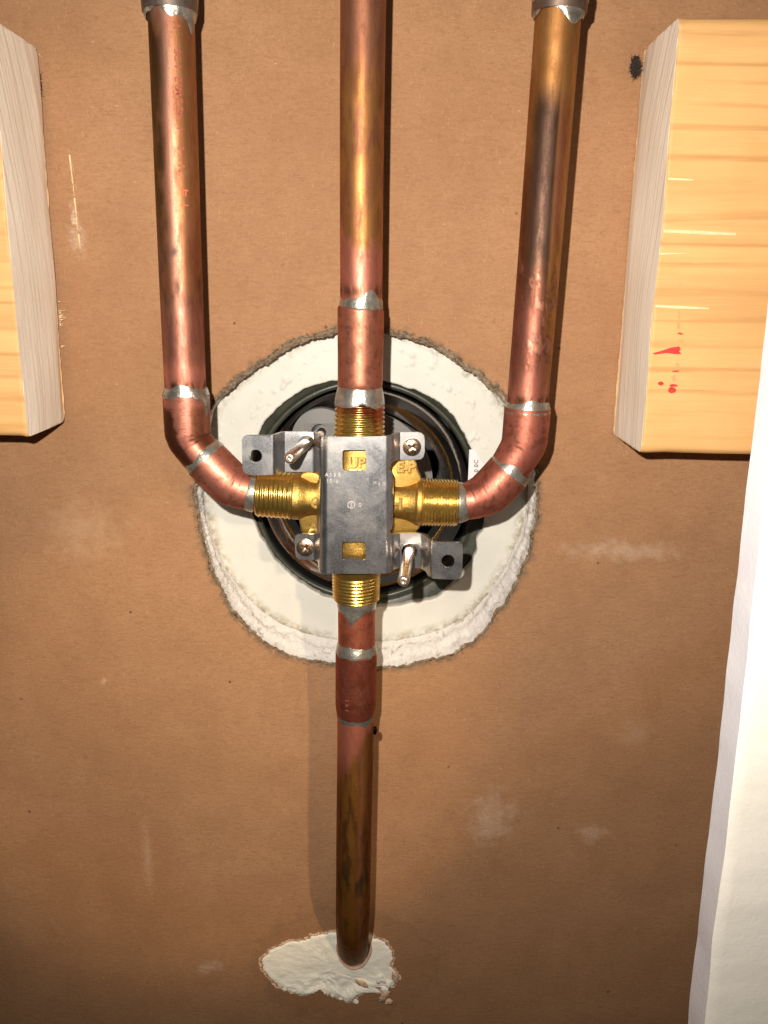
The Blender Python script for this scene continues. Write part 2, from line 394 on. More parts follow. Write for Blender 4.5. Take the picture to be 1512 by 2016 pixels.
def rag(seed, amp=0.5, f=2.2): return lambda a: 1.7*amp*noise.noise(Vector((math.cos(a)*f, math.sin(a)*f, seed*3.1)))+0.6*amp*noise.noise(Vector((math.cos(a)*7, math.sin(a)*7, seed*1.7)))

def tess(pts, holes=()):
    loops = [[Vector((x, y, 0)) for x, y in pts]] + [[Vector((x, y, 0)) for x, y in h] for h in holes]
    tris = tessellate_polygon(loops); flat = [v for l in loops for v in l]
    return flat, tris
def plate(name, pts, holes, gapfn, thick, mat, parent, cuts_x=(), cuts_y=(), bevel=0.00025, mapfn=None):
    """bent sheet: outline in photo px, gapfn(px,py) gives its distance from the wall"""
    flat, tris = tess(pts, holes)
    bm = bmesh.new(); vs = [bm.verts.new(v) for v in flat]
    for t in tris:
        try: bm.faces.new([vs[i] for i in t])
        except Exception: pass
    bmesh.ops.dissolve_limit(bm, angle_limit=0.01, verts=bm.verts, edges=bm.edges)
    for x in cuts_x: bmesh.ops.bisect_plane(bm, geom=bm.verts[:]+bm.edges[:]+bm.faces[:], plane_co=(x, 0, 0), plane_no=(1, 0, 0), dist=1e-5)
    for y in cuts_y: bmesh.ops.bisect_plane(bm, geom=bm.verts[:]+bm.edges[:]+bm.faces[:], plane_co=(0, y, 0), plane_no=(0, 1, 0), dist=1e-5)
    bmesh.ops.triangulate(bm, faces=bm.faces)
    for v in bm.verts: v.co = P(v.co.x, v.co.y, gapfn(v.co.x, v.co.y))
    bmesh.ops.recalc_face_normals(bm, faces=bm.faces)
    if sum((f.normal.y for f in bm.faces)) > 0: bmesh.ops.reverse_faces(bm, faces=bm.faces)
    me = bpy.data.meshes.new(name); bm.to_mesh(me); bm.free()
    tmp = bpy.data.objects.new('tmp', me); COL.objects.link(tmp)
    so = tmp.modifiers.new('s', 'SOLIDIFY'); so.thickness = thick; so.offset = -1; so.use_even_offset = False
    if bevel:
        be = tmp.modifiers.new('b', 'BEVEL'); be.width = bevel; be.segments = 2; be.limit_method = 'ANGLE'; be.angle_limit = R(50)
    me2 = bpy.data.meshes.new_from_object(tmp.evaluated_get(bpy.context.evaluated_depsgraph_get()))
    bpy.data.objects.remove(tmp); me2.name = name
    return link(name, me2, mat, parent, sharp=40)
def circ(cx, cy, r, n=28, ry=None): return [(cx+r*math.cos(2*math.pi*i/n), cy+(ry or r)*math.sin(2*math.pi*i/n)) for i in range(n)]
def rrect(x0, y0, x1, y1, r, n=5):
    o = []
    for cx, cy, a0 in ((x1-r, y0+r, -90), (x1-r, y1-r, 0), (x0+r, y1-r, 90), (x0+r, y0+r, 180)):
        for k in range(n+1):
            a = R(a0+90*k/n); o.append((cx+r*math.cos(a), cy+r*math.sin(a)))
    return o
def text_mesh(txt, size, extrude, bold=0.0):
    c = bpy.data.curves.new('t', 'FONT'); c.body = txt; c.size = size; c.extrude = extrude; c.align_x = 'CENTER'; c.align_y = 'CENTER'
    c.offset = bold
    o = bpy.data.objects.new('t', c); COL.objects.link(o)
    me = bpy.data.meshes.new_from_object(o.evaluated_get(bpy.context.evaluated_depsgraph_get()))
    bpy.data.objects.remove(o); return me
def place_text(name, items, mat, parent, label=None):
    """items: (char, pos, xdir, ydir, size, extrude, bold) merged in one mesh"""
    bm = bmesh.new()
    for txt, pos, xd, yd, size, ex, bold in items:
        me = text_mesh(txt, size, ex, bold); z = xd.cross(yd).normalized()
        M = Matrix((xd, yd, z)).transposed().to_4x4(); M.translation = pos
        me.transform(M); bm.from_mesh(me); bpy.data.meshes.remove(me)
    me = bpy.data.meshes.new(name); bm.to_mesh(me); bm.free()
    o = link(name, me, mat, parent, smooth=False)
    if label: o['label'] = label
    return o
def hairs(name, roots, mat, parent, width=0.00018, seg=4):
    """roots: (pos, dir, length, curl) -> thin tapered three-sided strands"""
    vs, fs = [], []
    for p, d, L, cu in roots:
        p = Vector(p); d = Vector(d).normalized(); q = Vector((random.uniform(-1, 1), random.uniform(-1, 1), random.uniform(-1, 1)))
        base = len(vs)
        for k in range(seg+1):
            t = k/seg; c = p + d*L*t + q*cu*L*t*t; w = width*(1-t*0.8)
            s1 = d.cross(Vector((0.3, 1, 0.2))).normalized(); s2 = d.cross(s1).normalized()
            for a in (0, 2.09, 4.19): vs.append(c + (s1*math.cos(a)+s2*math.sin(a))*w)
        for k in range(seg):
            for a in range(3):
                b = (a+1) % 3; fs.append((base+k*3+a, base+k*3+b, base+k*3+3+b, base+k*3+3+a))
    me = bpy.data.meshes.new(name); me.from_pydata(vs, [], fs)
    return link(name, me, mat, parent)

class Ring:
    """closed ragged outline given in photo px at one gap, as radius over angle round a centre"""
    def __init__(s, pts, gap, c):
        s.c = c; w = [P(x, y, gap) for x, y in pts]
        s.a = sorted((math.atan2(p.z-c.z, p.x-c.x), math.hypot(p.x-c.x, p.z-c.z)) for p in w)
    def __call__(s, th):
        th = (th+math.pi) % (2*math.pi) - math.pi; n = len(s.a)
        for i in range(n):
            a0, r_0 = s.a[i]; a1, r1 = s.a[(i+1) % n]
            if i == n-1: a1 += 2*math.pi
            t = th
            if i == n-1 and th < s.a[0][0]: t += 2*math.pi
            if a0 <= t <= a1:
                u = (t-a0)/(a1-a0); u = u*u*(3-2*u)*0.5+u*0.5
                return r_0*(1-u)+r1*u
        return s.a[0][1]

# ------------------------------------------------------------------ the brown wallboard with its round hole
HC = P(722, 985, 0)
outer_px = [(711, 648), (660, 655), (600, 672), (560, 690), (500, 730), (450, 764), (418, 800), (400, 850), (388, 920), (386, 970),
            (395, 1030), (408, 1090), (432, 1150), (468, 1212), (520, 1262), (580, 1292), (640, 1303), (700, 1308), (760, 1314),
            (830, 1301), (890, 1286), (950, 1245), (985, 1195), (1008, 1160), (1035, 1100), (1050, 1040), (1056, 960), (1046, 890),
            (1020, 830), (990, 790), (955, 752), (900, 712), (850, 685), (790, 662), (760, 654)]
inner_px = [(711, 646), (600, 668), (500, 728), (450, 768), (425, 800), (412, 850), (404, 900), (402, 970), (412, 1030),
            (428, 1085), (458, 1140), (500, 1190), (560, 1232), (640, 1256), (700, 1262), (770, 1262), (850, 1245), (920, 1212),
            (975, 1150), (1008, 1090), (1030, 1030), (1040, 960), (1034, 890), (1012, 830), (980, 785), (900, 706), (790, 655)]
RO = Ring(outer_px, 0.0, HC); RI = Ring(inner_px, -0.0127, HC)
def ro(th):
    p = (math.cos(th)*5, math.sin(th)*5, 0)
    return RO(th) + 0.0009*frac(p, 2.0, 1, 5) + 0.0005*frac(p, 9.0, 4, 4)
def ri(th):
    p = (math.cos(th)*5, math.sin(th)*5, 0)
    return RI(th) + 0.0006*frac(p, 2.2, 8, 4)
def pol(r, th, g): return Vector((HC.x+r*math.cos(th), -g, HC.z+r*math.sin(th)))
board = thing('wallboard', 'brown paper-faced wallboard with a ragged round hole, standing behind all the pipes', 'wall', (HC.x, 0, HC.z))
NA = 900
steps = [0, .0004, .0009, .0015, .0024, .0036, .005, .008, .013, .02, .03, .045, .07, .1, .15, .22, .32, .45, .6]
def bfn(i, j):
    th = 2*math.pi*j/NA; r = ro(th)*(1-min(1, steps[i]/0.1)) + (ro(th) if i < 14 else HOLE_R)*min(1, steps[i]/0.1) + steps[i]
    g = 0.0
    if steps[i] < 0.006: g = 0.0006*(1-steps[i]/0.006)*(0.5+frac((math.cos(th)*30, math.sin(th)*30, i*0.4), 1.0, 2))
    g += 0.0004*nz(pol(r, th, 0), 14)
    return pol(r, th, max(-0.0004, g))
HOLE_R = 0.07
def bcol(i, j):
    th = 2*math.pi*j/NA; s = steps[i]
    return float(max(0, min(1, (1-s/0.0032)*0.9 + 0.8*frac((math.cos(th)*24, math.sin(th)*24, i*0.3), 1.0, 5)*(1 if s < 0.004 else 0))) if s < 0.006 else 0.0)
me = grid_mesh('paper_face', len(steps), NA, bfn, True, bcol)
link('paper_face', me, M_PAPER, board)
def cfn(i, j):
    th = 2*math.pi*j/NA; u = i/14; r = ro(th)*(1-u)+ri(th)*u
    p = pol(r, th, -0.0127*u**0.85 - 0.0002)
    k = math.sin(math.pi*u)
    d = 0.0007*k*frac(p, 800, 3, 5) + 0.0006*k*math.sin(u*9+frac(p, 60, 1)*3)
    return pol(r+d, th, -p.y + 0.0009*k*frac(p, 260, 7, 4))
link('gypsum_core', grid_mesh('gypsum_core', 15, NA, cfn, True), M_GYP, board)
def tfn(i, j):
    th = 2*math.pi*j/NA; u = i/9
    w = 0.0009+0.0011*(0.5+frac((math.cos(th)*9, math.sin(th)*9, 0), 1.0, 12, 4)); w = max(0.0003, w)
    top = sm(-0.3, 0.8, math.sin(th)+0.25*math.cos(th)*0)   # the wider furry lip is on the upper half
    r = ro(th) - w*(0.35) + u*w*(1.1+0.8*top)
    g = 0.0012*math.sin(math.pi*min(1, u*1.05))*(0.7+0.9*frac((math.cos(th)*40, math.sin(th)*40, u*4), 1.0, 3, 4)) + 0.0001
    r += 0.0005*frac((math.cos(th)*60, math.sin(th)*60, u*5), 1.0, 6, 3)
    return pol(r, th, g)
link('torn_paper_edge', grid_mesh('torn_paper_edge', 10, NA, tfn, True), M_TORN, board)
rs = []
for k in range(2600):
    th = random.uniform(0, 2*math.pi); top = sm(-0.2, 0.6, math.sin(th))
    if random.random() > 0.35+0.65*top: continue
    r = ro(th)+random.uniform(-0.0004, 0.0022)
    a = th+random.uniform(-1.5, 1.5)
    rs.append((pol(r, th, 0.0006), (math.cos(a), -random.uniform(0.1, 0.9), math.sin(a)), random.uniform(0.0005, 0.0022), random.uniform(0.1, 0.7)))
hairs('paper_fibres', rs, M_TORN, board, 0.00007)
rs = [(P(20, 62, 0.0003), (P(78, 108, 0.0003)-P(20, 62, 0.0003)), 0.0150, 0.02)]
hairs('scratched_paper', rs, M_SPLIN, board, 0.00030, 8)
p0 = P(137, 305, 0.0002); p1 = P(158, 490, 0.0002)
for a_, b_ in ((0.0, 0.42), (0.45, 0.8), (0.84, 1.0)):
    q0 = p0.lerp(p1, a_); q1 = p0.lerp(p1, b_); hairs('gouge_ridge', [(q0, q1-q0, (q1-q0).length, 0.03)], M_SPLIN, board, 0.00045, 10)
# small gouge left of the pipes
p0 = P(140, 300, 0.0002); p1 = P(158, 490, 0.0002)
rs = []
for k in range(60):
    t = random.random()
    rs.append((p0.lerp(p1, t)+Vector((random.uniform(-.0008, .0008), -0.0001, 0)), (random.uniform(-.4, .4), -0.5, random.uniform(-1, 1)), random.uniform(.001, .0035), .4))
hairs('gouge_fibres', rs, M_SPLIN, board, 0.00010)

# plaster patch round the lower pipe's hole: broken through the paper
PC = P(648, 1905, 0)
patch_px = [(520, 1912), (516, 1890), (535, 1868), (560, 1858), (600, 1850), (640, 1838), (690, 1834), (735, 1842), (765, 1862), (776, 1885),
            (770, 1900), (783, 1925), (775, 1940), (752, 1950), (735, 1940), (715, 1950), (690, 1968), (660, 1958), (630, 1945), (600, 1955),
            (575, 1950), (545, 1938)]
PR = Ring(patch_px, 0.0, PC)
patch = thing('plaster_patch', 'ragged cream plaster patch where the lowest copper pipe enters the brown board', 'plaster', (PC.x, 0, PC.z))
def pr(th): return PR(th) + 0.0012*frac((math.cos(th)*6, math.sin(th)*6, 0), 1.8, 3, 5) + 0.0008*frac((math.cos(th)*6, math.sin(th)*6, 0), 7, 1, 3)
def pfn(i, j):
    th = 2*math.pi*j/480; u = i/30; r = pr(th)*u
    q = (math.cos(th)*u*3, math.sin(th)*u*3, 0)
    low = sm(0.1, -0.8, math.sin(th))
    g = 0.0007 + 0.0010*frac(q, 1.1, 5, 5)*(0.5+0.8*low) + 0.0014*low*math.exp(-((u-0.85)/0.16)**2)
    if u > 0.97: g = -0.0002
    return Vector((PC.x+r*math.cos(th), -max(0.0003, g) if u <= 0.97 else 0.0003, PC.z+r*math.sin(th)))
link('plaster', grid_mesh('plaster', 31, 480, pfn, True), M_BUTTER, patch)
def pfn2(i, j):
    th = 2*math.pi*j/480; u = i/7; r = pr(th)+0.0002+u*(0.0012+0.0009*frac((math.cos(th)*5, math.sin(th)*5, 0), 1, 7))
    return Vector((PC.x+r*math.cos(th), -(0.0002+0.0010*math.sin(math.pi*u)*(0.6+frac((math.cos(th)*30, math.sin(th)*30, u*3), 1, 3))), PC.z+r*math.sin(th)))
q = NT('curled_kraft'); cc = q.mix(q.mr(q.noise(500, 5), .35, .65), (0.38, 0.22, 0.12), (0.80, 0.58, 0.40)); M_CURL = q.out(cc, 0.9, 0, q.bump(q.noise(800, 5), .6, .0005))
link('peeled_paper_rim', grid_mesh('peeled_paper_rim', 8, 480, pfn2, True), M_CURL, patch)
cpt = P(697, 1872, 0.002)
def rimf(i, j):
    a = 2*math.pi*i/71; b = 2*math.pi*j/12
    R_ = 0.0088*(1+0.05*math.sin(3*a)); r_ = 0.0008*(1+0.35*noise.noise(Vector((math.cos(a)*2, math.sin(a)*2, 1))))
    return Vector((cpt.x+(R_+r_*math.cos(b))*math.cos(a), cpt.y-r_*math.sin(b), cpt.z+(R_*1.25+r_*math.cos(b))*math.sin(a)))
link('plaster_collar', grid_mesh('plaster_collar', 72, 12, rimf, True), simple('pinkish_plaster', (0.66, 0.42, 0.29), 0.8, 0, 0.2, 300, 0.4, 0.0005), patch)
# crumbs hanging off the lower right of the patch
bm = bmesh.new()
for (x, y, r) in ((748, 1930, 9), (764, 1936, 7), (757, 1948, 6), (690, 1964, 6), (701, 1972, 5), (642, 1953, 5), (655, 1961, 4), (592, 1952, 4), (560, 1946, 4), (672, 1966, 4)):
    p = P(x, y, 0.0012); rr = r*mpp(p)
    res = bmesh.ops.create_icosphere(bm, subdivisions=3, radius=rr, matrix=Matrix.Translation(p))
    for v in res['verts']:
        d = v.co-p; v.co = p + Vector((d.x, d.y*0.35, d.z))*(1+0.9*frac(v.co, 420, 2, 5))
me = bpy.data.meshes.new('plaster_crumbs'); bm.to_mesh(me); bm.free(); link('plaster_crumbs', me, M_BUTTER, patch)
bm = bmesh.new()
for (x, y, rx, ry, rot) in ((755, 1962, 7, 17, -0.6), (778, 1925, 6, 13, 0.2), (765, 1972, 8, 7, 0), (714, 1937, 14, 6, -.4)):
    p = P(x, y, 0.0016); k = mpp(p)
    res = bmesh.ops.create_icosphere(bm, subdivisions=3, radius=1.0)
    for v in res['verts']:
        d = v.co; X = d.x*rx*k; Z = d.z*ry*k; Y = d.y*0.0008
        X, Z = X*math.cos(rot)-Z*math.sin(rot), X*math.sin(rot)+Z*math.cos(rot)
        v.co = p + Vector((X, Y, Z))*(1+0.5*frac(d, 1.5, x, 4))
me = bpy.data.meshes.new('torn_paper_flap'); bm.to_mesh(me); bm.free(); link('torn_paper_flap', me, M_CURL, patch)

# ------------------------------------------------------------------ cream panel behind the hole
panel_px = [(508, 862), (520, 832), (552, 800), (600, 766), (650, 752), (705, 747), (760, 752), (800, 764), (860, 790), (885, 812), (905, 840),
            (925, 880), (937, 920), (948, 960), (955, 1000), (952, 1040), (938, 1060), (936, 1092), (918, 1120), (898, 1145), (860, 1176),
            (800, 1190), (740, 1195), (690, 1190), (620, 1165), (570, 1130), (530, 1085), (510, 1050), (492, 1010), (484, 960), (492, 900)]
RP = Ring(panel_px, -0.0135, HC)
def rpn(th): return RP(th) + 0.0006*frac((math.cos(th)*5, math.sin(th)*5, 0), 2.4, 21, 5)
panel = thing('surround_panel', 'cream panel with a rough round opening seen through the hole behind the brown board', 'panel', (HC.x, 0.0135, HC.z))
PB = []
def nfn(i, j):
    th = 2*math.pi*j/600
    if i == 0: return pol(rpn(th)+0.0003, th, -0.0185)
    if i == 1: return pol(rpn(th), th, -0.0150)
    if i == 2: return pol(rpn(th)+0.0002, th, -0.0140)
    u = (i-3)/105; r = rpn(th)+0.0007+u*0.035; p = pol(r, th, -0.0135)
    g = -0.0136+0.00015*frac(p, 60, 2)
    if math.sin(th) > 0.1: g += 0.0010*max(0, nz(p, 210, 3)-0.42)/0.3*sm(0.1, 0.4, math.sin(th))
    for pb, r_ in PB:
        d = math.hypot(p.x-pb.x, p.z-pb.z)/r_
        if d < 2.2: g += r_*0.55*math.exp(-d*d*1.6)
    return pol(r, th, g)
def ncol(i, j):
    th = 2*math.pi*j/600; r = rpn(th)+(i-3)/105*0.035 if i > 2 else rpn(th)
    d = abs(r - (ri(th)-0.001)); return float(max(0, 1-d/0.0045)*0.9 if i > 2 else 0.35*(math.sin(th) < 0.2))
for (x, y, rr) in ((575, 700, 6), (600, 715, 4), (560, 745, 5), (590, 735, 4), (540, 770, 6), (620, 700, 4), (515, 770, 5), (640, 690, 4), (790, 690, 5), (812, 700, 8), (850, 722, 6),
                   (870, 760, 4), (840, 735, 4), (800, 720, 4), (920, 790, 5), (940, 862, 6), (905, 770, 4), (955, 880, 4), (560, 720, 3), (530, 795, 4), (930, 820, 4), (825, 680, 4)):
    pb = P(x, y, -0.0136); r_ = rr*mpp(pb)*0.8
    PB.append((pb, r_))
link('panel_face', grid_mesh('panel_face', 109, 600, nfn, True, ncol), M_PANEL, panel)

# ------------------------------------------------------------------ trim plate and gasket inside the hole
trim = thing('trim_plate', 'grey trim plate with olive gasket and chrome dome deep inside the round hole', 'trim plate', (HC.x, 0.04, HC.z))
TC = P(718, 972, -0.022)
def annulus(name, c, prof, mat, n=160, w=0.0):
    def fn(i, j):
        a = 2*math.pi*j/n; r, y = prof[i]; r *= 1+w*math.sin(3*a+i)
        return Vector((c.x+r*math.cos(a), y, c.z+r*math.sin(a)))
    return link(name, grid_mesh(name, len(prof), n, fn, True), mat, trim, sharp=50)
k = mpp(TC)
g0 = 219*k
annulus('gasket', TC, [(g0+.012, .0192), (g0+.002, .0190), (g0+.0012, .0196), (g0+.0006, .0206), (g0+.0001, .0202), (g0-.0012, .0204), (g0-.0018, .0212), (g0-.0019, .0225)], M_RUB)
# chrome dome rising behind the gasket on the right, grey backing disc in the middle
annulus('chrome_dome', TC, [(g0-.0030, .0290), (g0-.0035, .0270), (g0-.0045, .0275), (g0-.0065, .0295), (g0-.0090, .0312), (g0-.0115, .0322), (g0-.0150, .0325)], M_CHROME)
annulus('cavity', TC, [(g0-.0019, .0226), (g0-.002, .050), (g0-.004, .075), (.0001, .076)], M_DARK)
def disc(name, px, py, gap, rpx, th, mat, hole=None, squash=1.0):
    return plate(name, circ(px, py, rpx, 72, rpx*squash), [hole] if hole else [], lambda x, y: gap, th, mat, trim, bevel=0.0004)
disc('backing_disc', 714, 948, -0.0270, 138, 0.003, M_GREY)
disc('mounting_lug', 632, 862, -0.0225, 58, 0.006, M_GREY, circ(629, 852, 17))
disc('lug_recess', 629, 852, -0.0275, 19, 0.002, M_DARK)
bm = bmesh.new(); p = P(632, 853, -0.0215)
bmesh.ops.create_cone(bm, cap_ends=True, segments=28, radius1=0.0022, radius2=0.0016, depth=0.006, matrix=Matrix.Translation(p) @ Matrix.Rotation(R(90), 4, 'X'))
me = bpy.data.meshes.new('lug_screw'); bm.to_mesh(me); bm.free(); link('lug_screw', me, M_PIN, trim, sharp=40)
# thin olive ring deep inside the dome
annulus('inner_rim', TC, [(g0-.0135, .0480), (g0-.0142, .0470), (g0-.0150, .0480)], M_RUB)

# sticker
lab = thing('paper_sticker', 'small white sticker with black print at the opening beside the right elbow', 'sticker', P(940, 905, -0.0128))
lp = [(924, 885), (934, 885), (946, 905), (960, 925), (975, 950), (975, 975), (920, 975)]
plate('sticker_sheet', lp, [], lambda x, y: -0.0128, 0.00015, M_LABEL, lab, bevel=0)
its = []
for ch, y in (('1', 936), ('0', 927), ('0', 917), ('C', 909)):
    pp_ = P(938, y, -0.01265); its.append((ch, pp_, Vector((0, 0, 1)), Vector((-1, 0, 0)), 0.0027, 0.00003, 0.00003))
place_text('sticker_print', its, M_INK, lab)

# ------------------------------------------------------------------ timber blocks
def block(name, label, x_top, x_bot, ztop, zbot, sgn, th, seed, gap0=0.0006):
    """end face at world x (x_top..x_bot), runs outwards in the direction sgn"""
    root = thing(name, label, 'wood block', ((x_top+x_bot)/2, -th/2, zbot))
    prof = []      # rounded rectangle in (y,z)
    r = 0.0035; N = 12
    cs = ((gap0+r, zbot+r, 180), (th-r, zbot+r, 270), (th-r, ztop-r, 0), (gap0+r, ztop-r, 90))
    raw = []
    for cy, cz, a0 in cs:
        for k in range(N+1):
            a = R(a0+90*k/N); raw.append((cy+r*math.cos(a), cz+r*math.sin(a)))
    raw.append(raw[0])
    for a, b in zip(raw, raw[1:]):
        L = math.hypot(a[0]-b[0], a[1]-b[1]); n = max(1, int(L/0.0012))
        for k in range(n): prof.append((a[0]+(b[0]-a[0])*k/n, a[1]+(b[1]-a[1])*k/n))
    n = len(prof); cy = (gap0+th)/2; cz = (ztop+zbot)/2
    def xe(z): return x_bot+(x_top-x_bot)*(z-zbot)/(ztop-zbot)
    rows = []
    for k in range(26): rows.append(('c', 0.001+0.984*k/25))
    for dx in (0.0006, 0.0012, 0.003, 0.01, 0.03, 0.08, 0.16): rows.append(('l', dx))
    def fn(i, j):
        k, s = rows[i]; y, z = prof[j]
        if k == 'c':
            yy = cy+(y-cy)*s; hw = (th-gap0)/2*(1-s); z2 = min(max(z, zbot+hw), ztop-hw)
            p = Vector((xe(z2), -yy, z2)); bow = 0.0009*frac(p, 24, seed, 1)+0.00005*frac(p, 500, seed, 2)
            # worn back edge
            if yy < 0.010: bow -= 0.0016*sm(0.010, 0.0, yy)*(0.5+0.8*nz((0, 0, z2), 26, seed))
            return p - Vector((sgn*bow, 0, 0))
        p = Vector((xe(z)+sgn*s, -y, z)); q_ = (0.3, y*0.3, z)
        e = 0.0005*frac(p, 90, seed+2, 4)
        if s < 0.002: p.x -= sgn*0.0003*frac(p, 400, seed, 3)
        return p + Vector((0, -e if y > th*0.8 else 0, e if z > cz else -e))
    me = grid_mesh('timber', len(rows), n, fn, True)
    o = link('timber', me, None, root, mats=[M_LONG, M_END], sharp=60)
    for f in me.polygons:
        if f.vertices[0]//n < 25 and f.vertices[2]//n <= 26: f.material_index = 1
    bm = bmesh.new(); bm.from_mesh(me); bmesh.ops.recalc_face_normals(bm, faces=bm.faces); bm.to_mesh(me); bm.free()
    return root
TH = 0.0446
a = P(1340, 30, TH); b = P(1262, 893, TH)
right_block = block('wood_block', 'orange pine block with red ink marks on its face, right of the pipes', a.x, b.x, a.z, b.z, 1, TH, 3.0)
a2 = P(-75, 60, TH); b2 = P(42, 862, TH)
left_block = block('wood_block', 'pale sawn pine block cropped by the left edge, end grain towards the pipes', b2.x+0.0035, b2.x+0.002, P(60, 100, 0).z, b2.z, -1, TH, 11.0, 0.003)
def decal(name, polys, gap, mat, parent, th=0.00012):
    bm = bmesh.new()
    for pts in polys:
        flat, tris = tess(pts); f0 = [bm.verts.new(P(v.x, v.y, gap)) for v in flat]
        for t in tris:
            try: bm.faces.new([f0[i] for i in t])
            except Exception: pass
    bmesh.ops.recalc_face_normals(bm, faces=bm.faces)
    if sum(f.normal.y for f in bm.faces) > 0: bmesh.ops.reverse_faces(bm, faces=bm.faces)
    res = bmesh.ops.extrude_face_region(bm, geom=bm.faces[:])
    for v in res['geom']:
        if isinstance(v, bmesh.types.BMVert): v.co.y -= th
    bmesh.ops.recalc_face_normals(bm, faces=bm.faces)
    me = bpy.data.meshes.new(name); bm.to_mesh(me); bm.free(); return link(name, me, mat, parent, smooth=False)
def blob(cx, cy, rx, ry, sd, n=18): return [(cx+rx*math.cos(a)*(1+.3*noise.noise(Vector((math.cos(a)*1.5, math.sin(a)*1.5, sd)))), cy+ry*math.sin(a)*(1+.3*noise.noise(Vector((math.cos(a)*1.5, math.sin(a)*1.5, sd+5))))) for a in [2*math.pi*i/n for i in range(n)]]
G1 = TH+0.0003
decal('red_ink_mark', [[(1284, 696), (1310, 688), (1322, 684), (1337, 682), (1340, 687), (1337, 692), (1342, 697), (1328, 697), (1312, 695), (1290, 698)],
      blob(1301, 755, 6, 3.6, 1), blob(1326, 759, 8, 2.8, 2), blob(1323, 768, 8, 6, 3), [(1323, 730), (1338, 729), (1336, 731), (1332, 733), (1324, 732)],
      [(1333, 657), (1338, 654), (1347, 658), (1340, 659)]], G1, M_RED, right_block)
decal('faded_ink_mark', [blob(1336, 640, 3, 10, 4, 12), blob(1334, 718, 4, 4, 5, 10), blob(1328, 745, 5, 7, 6, 12), blob(1341, 672, 6, 3, 7, 10), blob(1337, 620, 2, 9, 8, 10), blob(1340, 560, 2.5, 6, 9, 10)], G1-0.00002, M_REDF, right_block)
decal('pale_sliver', [[(1315, 350), (1365, 353), (1364, 356), (1315, 355)], [(1305, 452), (1370, 454), (1449, 459), (1448, 464), (1380, 462), (1306, 458)],
      [(1290, 600), (1340, 602), (1396, 606), (1395, 609), (1330, 608), (1289, 605)], [(1300, 498), (1364, 499), (1300, 502)],
      ], G1+0.0001, M_SPLIN, right_block, 0.0003)
def lint(name, cx, cy, rx, ry, n, parent, gap=0.004, L=0.004):
    rs = []
    for _ in range(n):
        a = random.uniform(0, 6.28); r = math.sqrt(random.random())
        p = P(cx+rx*r*math.cos(a), cy+ry*r*math.sin(a), random.uniform(0.0005, gap))
        d = (random.uniform(-1, 1), random.uniform(-.6, .1), random.uniform(-1, 1)); rs.append((p, d, random.uniform(L*.12, L*.42), .6))
    return hairs(name, rs, M_HAIR, parent, 0.00016)
lint('black_lint', 1251, 132, 10, 22, 420, right_block)
lint('black_lint', 76, 178, 5, 32, 260, left_block)
rs = []
for _ in range(20):
    y = random.choice([random.uniform(588, 690), random.uniform(610, 640)]); x = 118+(y-588)*0.06
    rs.append((P(x-3, y, random.uniform(0.001, 0.004)), (1, -0.2, random.uniform(-0.4, 0.7)), random.uniform(0.0008, 0.0028), 0.3))
hairs('saw_splinters', rs, M_SPLIN, left_block, 0.00030)

# ------------------------------------------------------------------ front drywall, right edge of the picture
fd = thing('drywall_edge', 'white drywall sheet along the right edge of the picture, its cut edge facing the pipes', 'drywall', P(1450, 1302, 0.13))
GB, GF = 0.127, 0.1397
eb = [(1322, 2300), (1343, 2110), (1356, 2004), (1366, 1880), (1372, 1840), (1396, 1640), (1414, 1480), (1433, 1302), (1452, 1120), (1475, 916), (1497, 740), (1512, 590), (1560, 100), (1580, -150)]
ef = [(1350, 2300), (1377, 2110), (1394, 2004), (1404, 1880), (1412, 1790), (1436, 1620), (1452, 1480), (1472, 1302), (1490, 1130), (1513, 940), (1535, 740), (1552, 590), (1606, 100), (1630, -150)]
def interp(tab, y):
    for (xa, ya), (xb, yb) in zip(tab, tab[1:]):
        if yb <= y <= ya: return xa+(xb-xa)*(ya-y)/(ya-yb)
    return tab[-1][0]
NR = 500
def dfn(i, j):
    y = 2300-(2450)*i/(NR-1)
    xb = interp(eb, y); xf = interp(ef, y)
    wv = 2.0*noise.noise(Vector((0, 0, y*0.011)))
    if j == 0: return P(xb, y, GB)+Vector((0.10, 0, 0))
    if j <= 6:
        u = (j-1)/5; a_ = P(xb+wv, y, GB); b_ = P(xf+wv*0.6, y, GF); b_.z = a_.z
        p = a_.lerp(b_, u); p.x += 0.00035*noise.noise(Vector((2, p.y*60, p.z*45))); return p
    u = [0.0008, 0.004, 0.012, 0.03, 0.06, 0.1][j-7]; b_ = P(xf+wv*0.6, y, GF); b_.z = P(xb+wv, y, GB).z
    return b_+Vector((u, -0.0004+0.0006*frac(b_+Vector((u, 0, 0)), 30, 2), 0))
me = grid_mesh('cut_edge', NR, 7, dfn); link('cut_edge', me, M_CUT, fd, sharp=60)
me = grid_mesh('painted_face', NR, 7, lambda i, j: dfn(i, j+6)); link('painted_face', me, M_FACE, fd)

# ------------------------------------------------------------------ copper colours
PINK = (0.74, 0.30, 0.215); PALE = (0.86, 0.50, 0.40); ORNG = (0.56, 0.27, 0.075); BRWN = (0.28, 0.125, 0.05); DARK = (0.085, 0.05, 0.04); VIO = (0.36, 0.20, 0.19)
def blend(base, layers, p):
    c = base
    for col, amt in layers: c = mixc(c, col, amt)
    return c
def n01(p, sx_, sz, o): return 0.5+0.75*noise.fractal(Vector((p.x*sx_+o, p.y*sx_, p.z*sz-o)), 0.8, 2.0, 5)

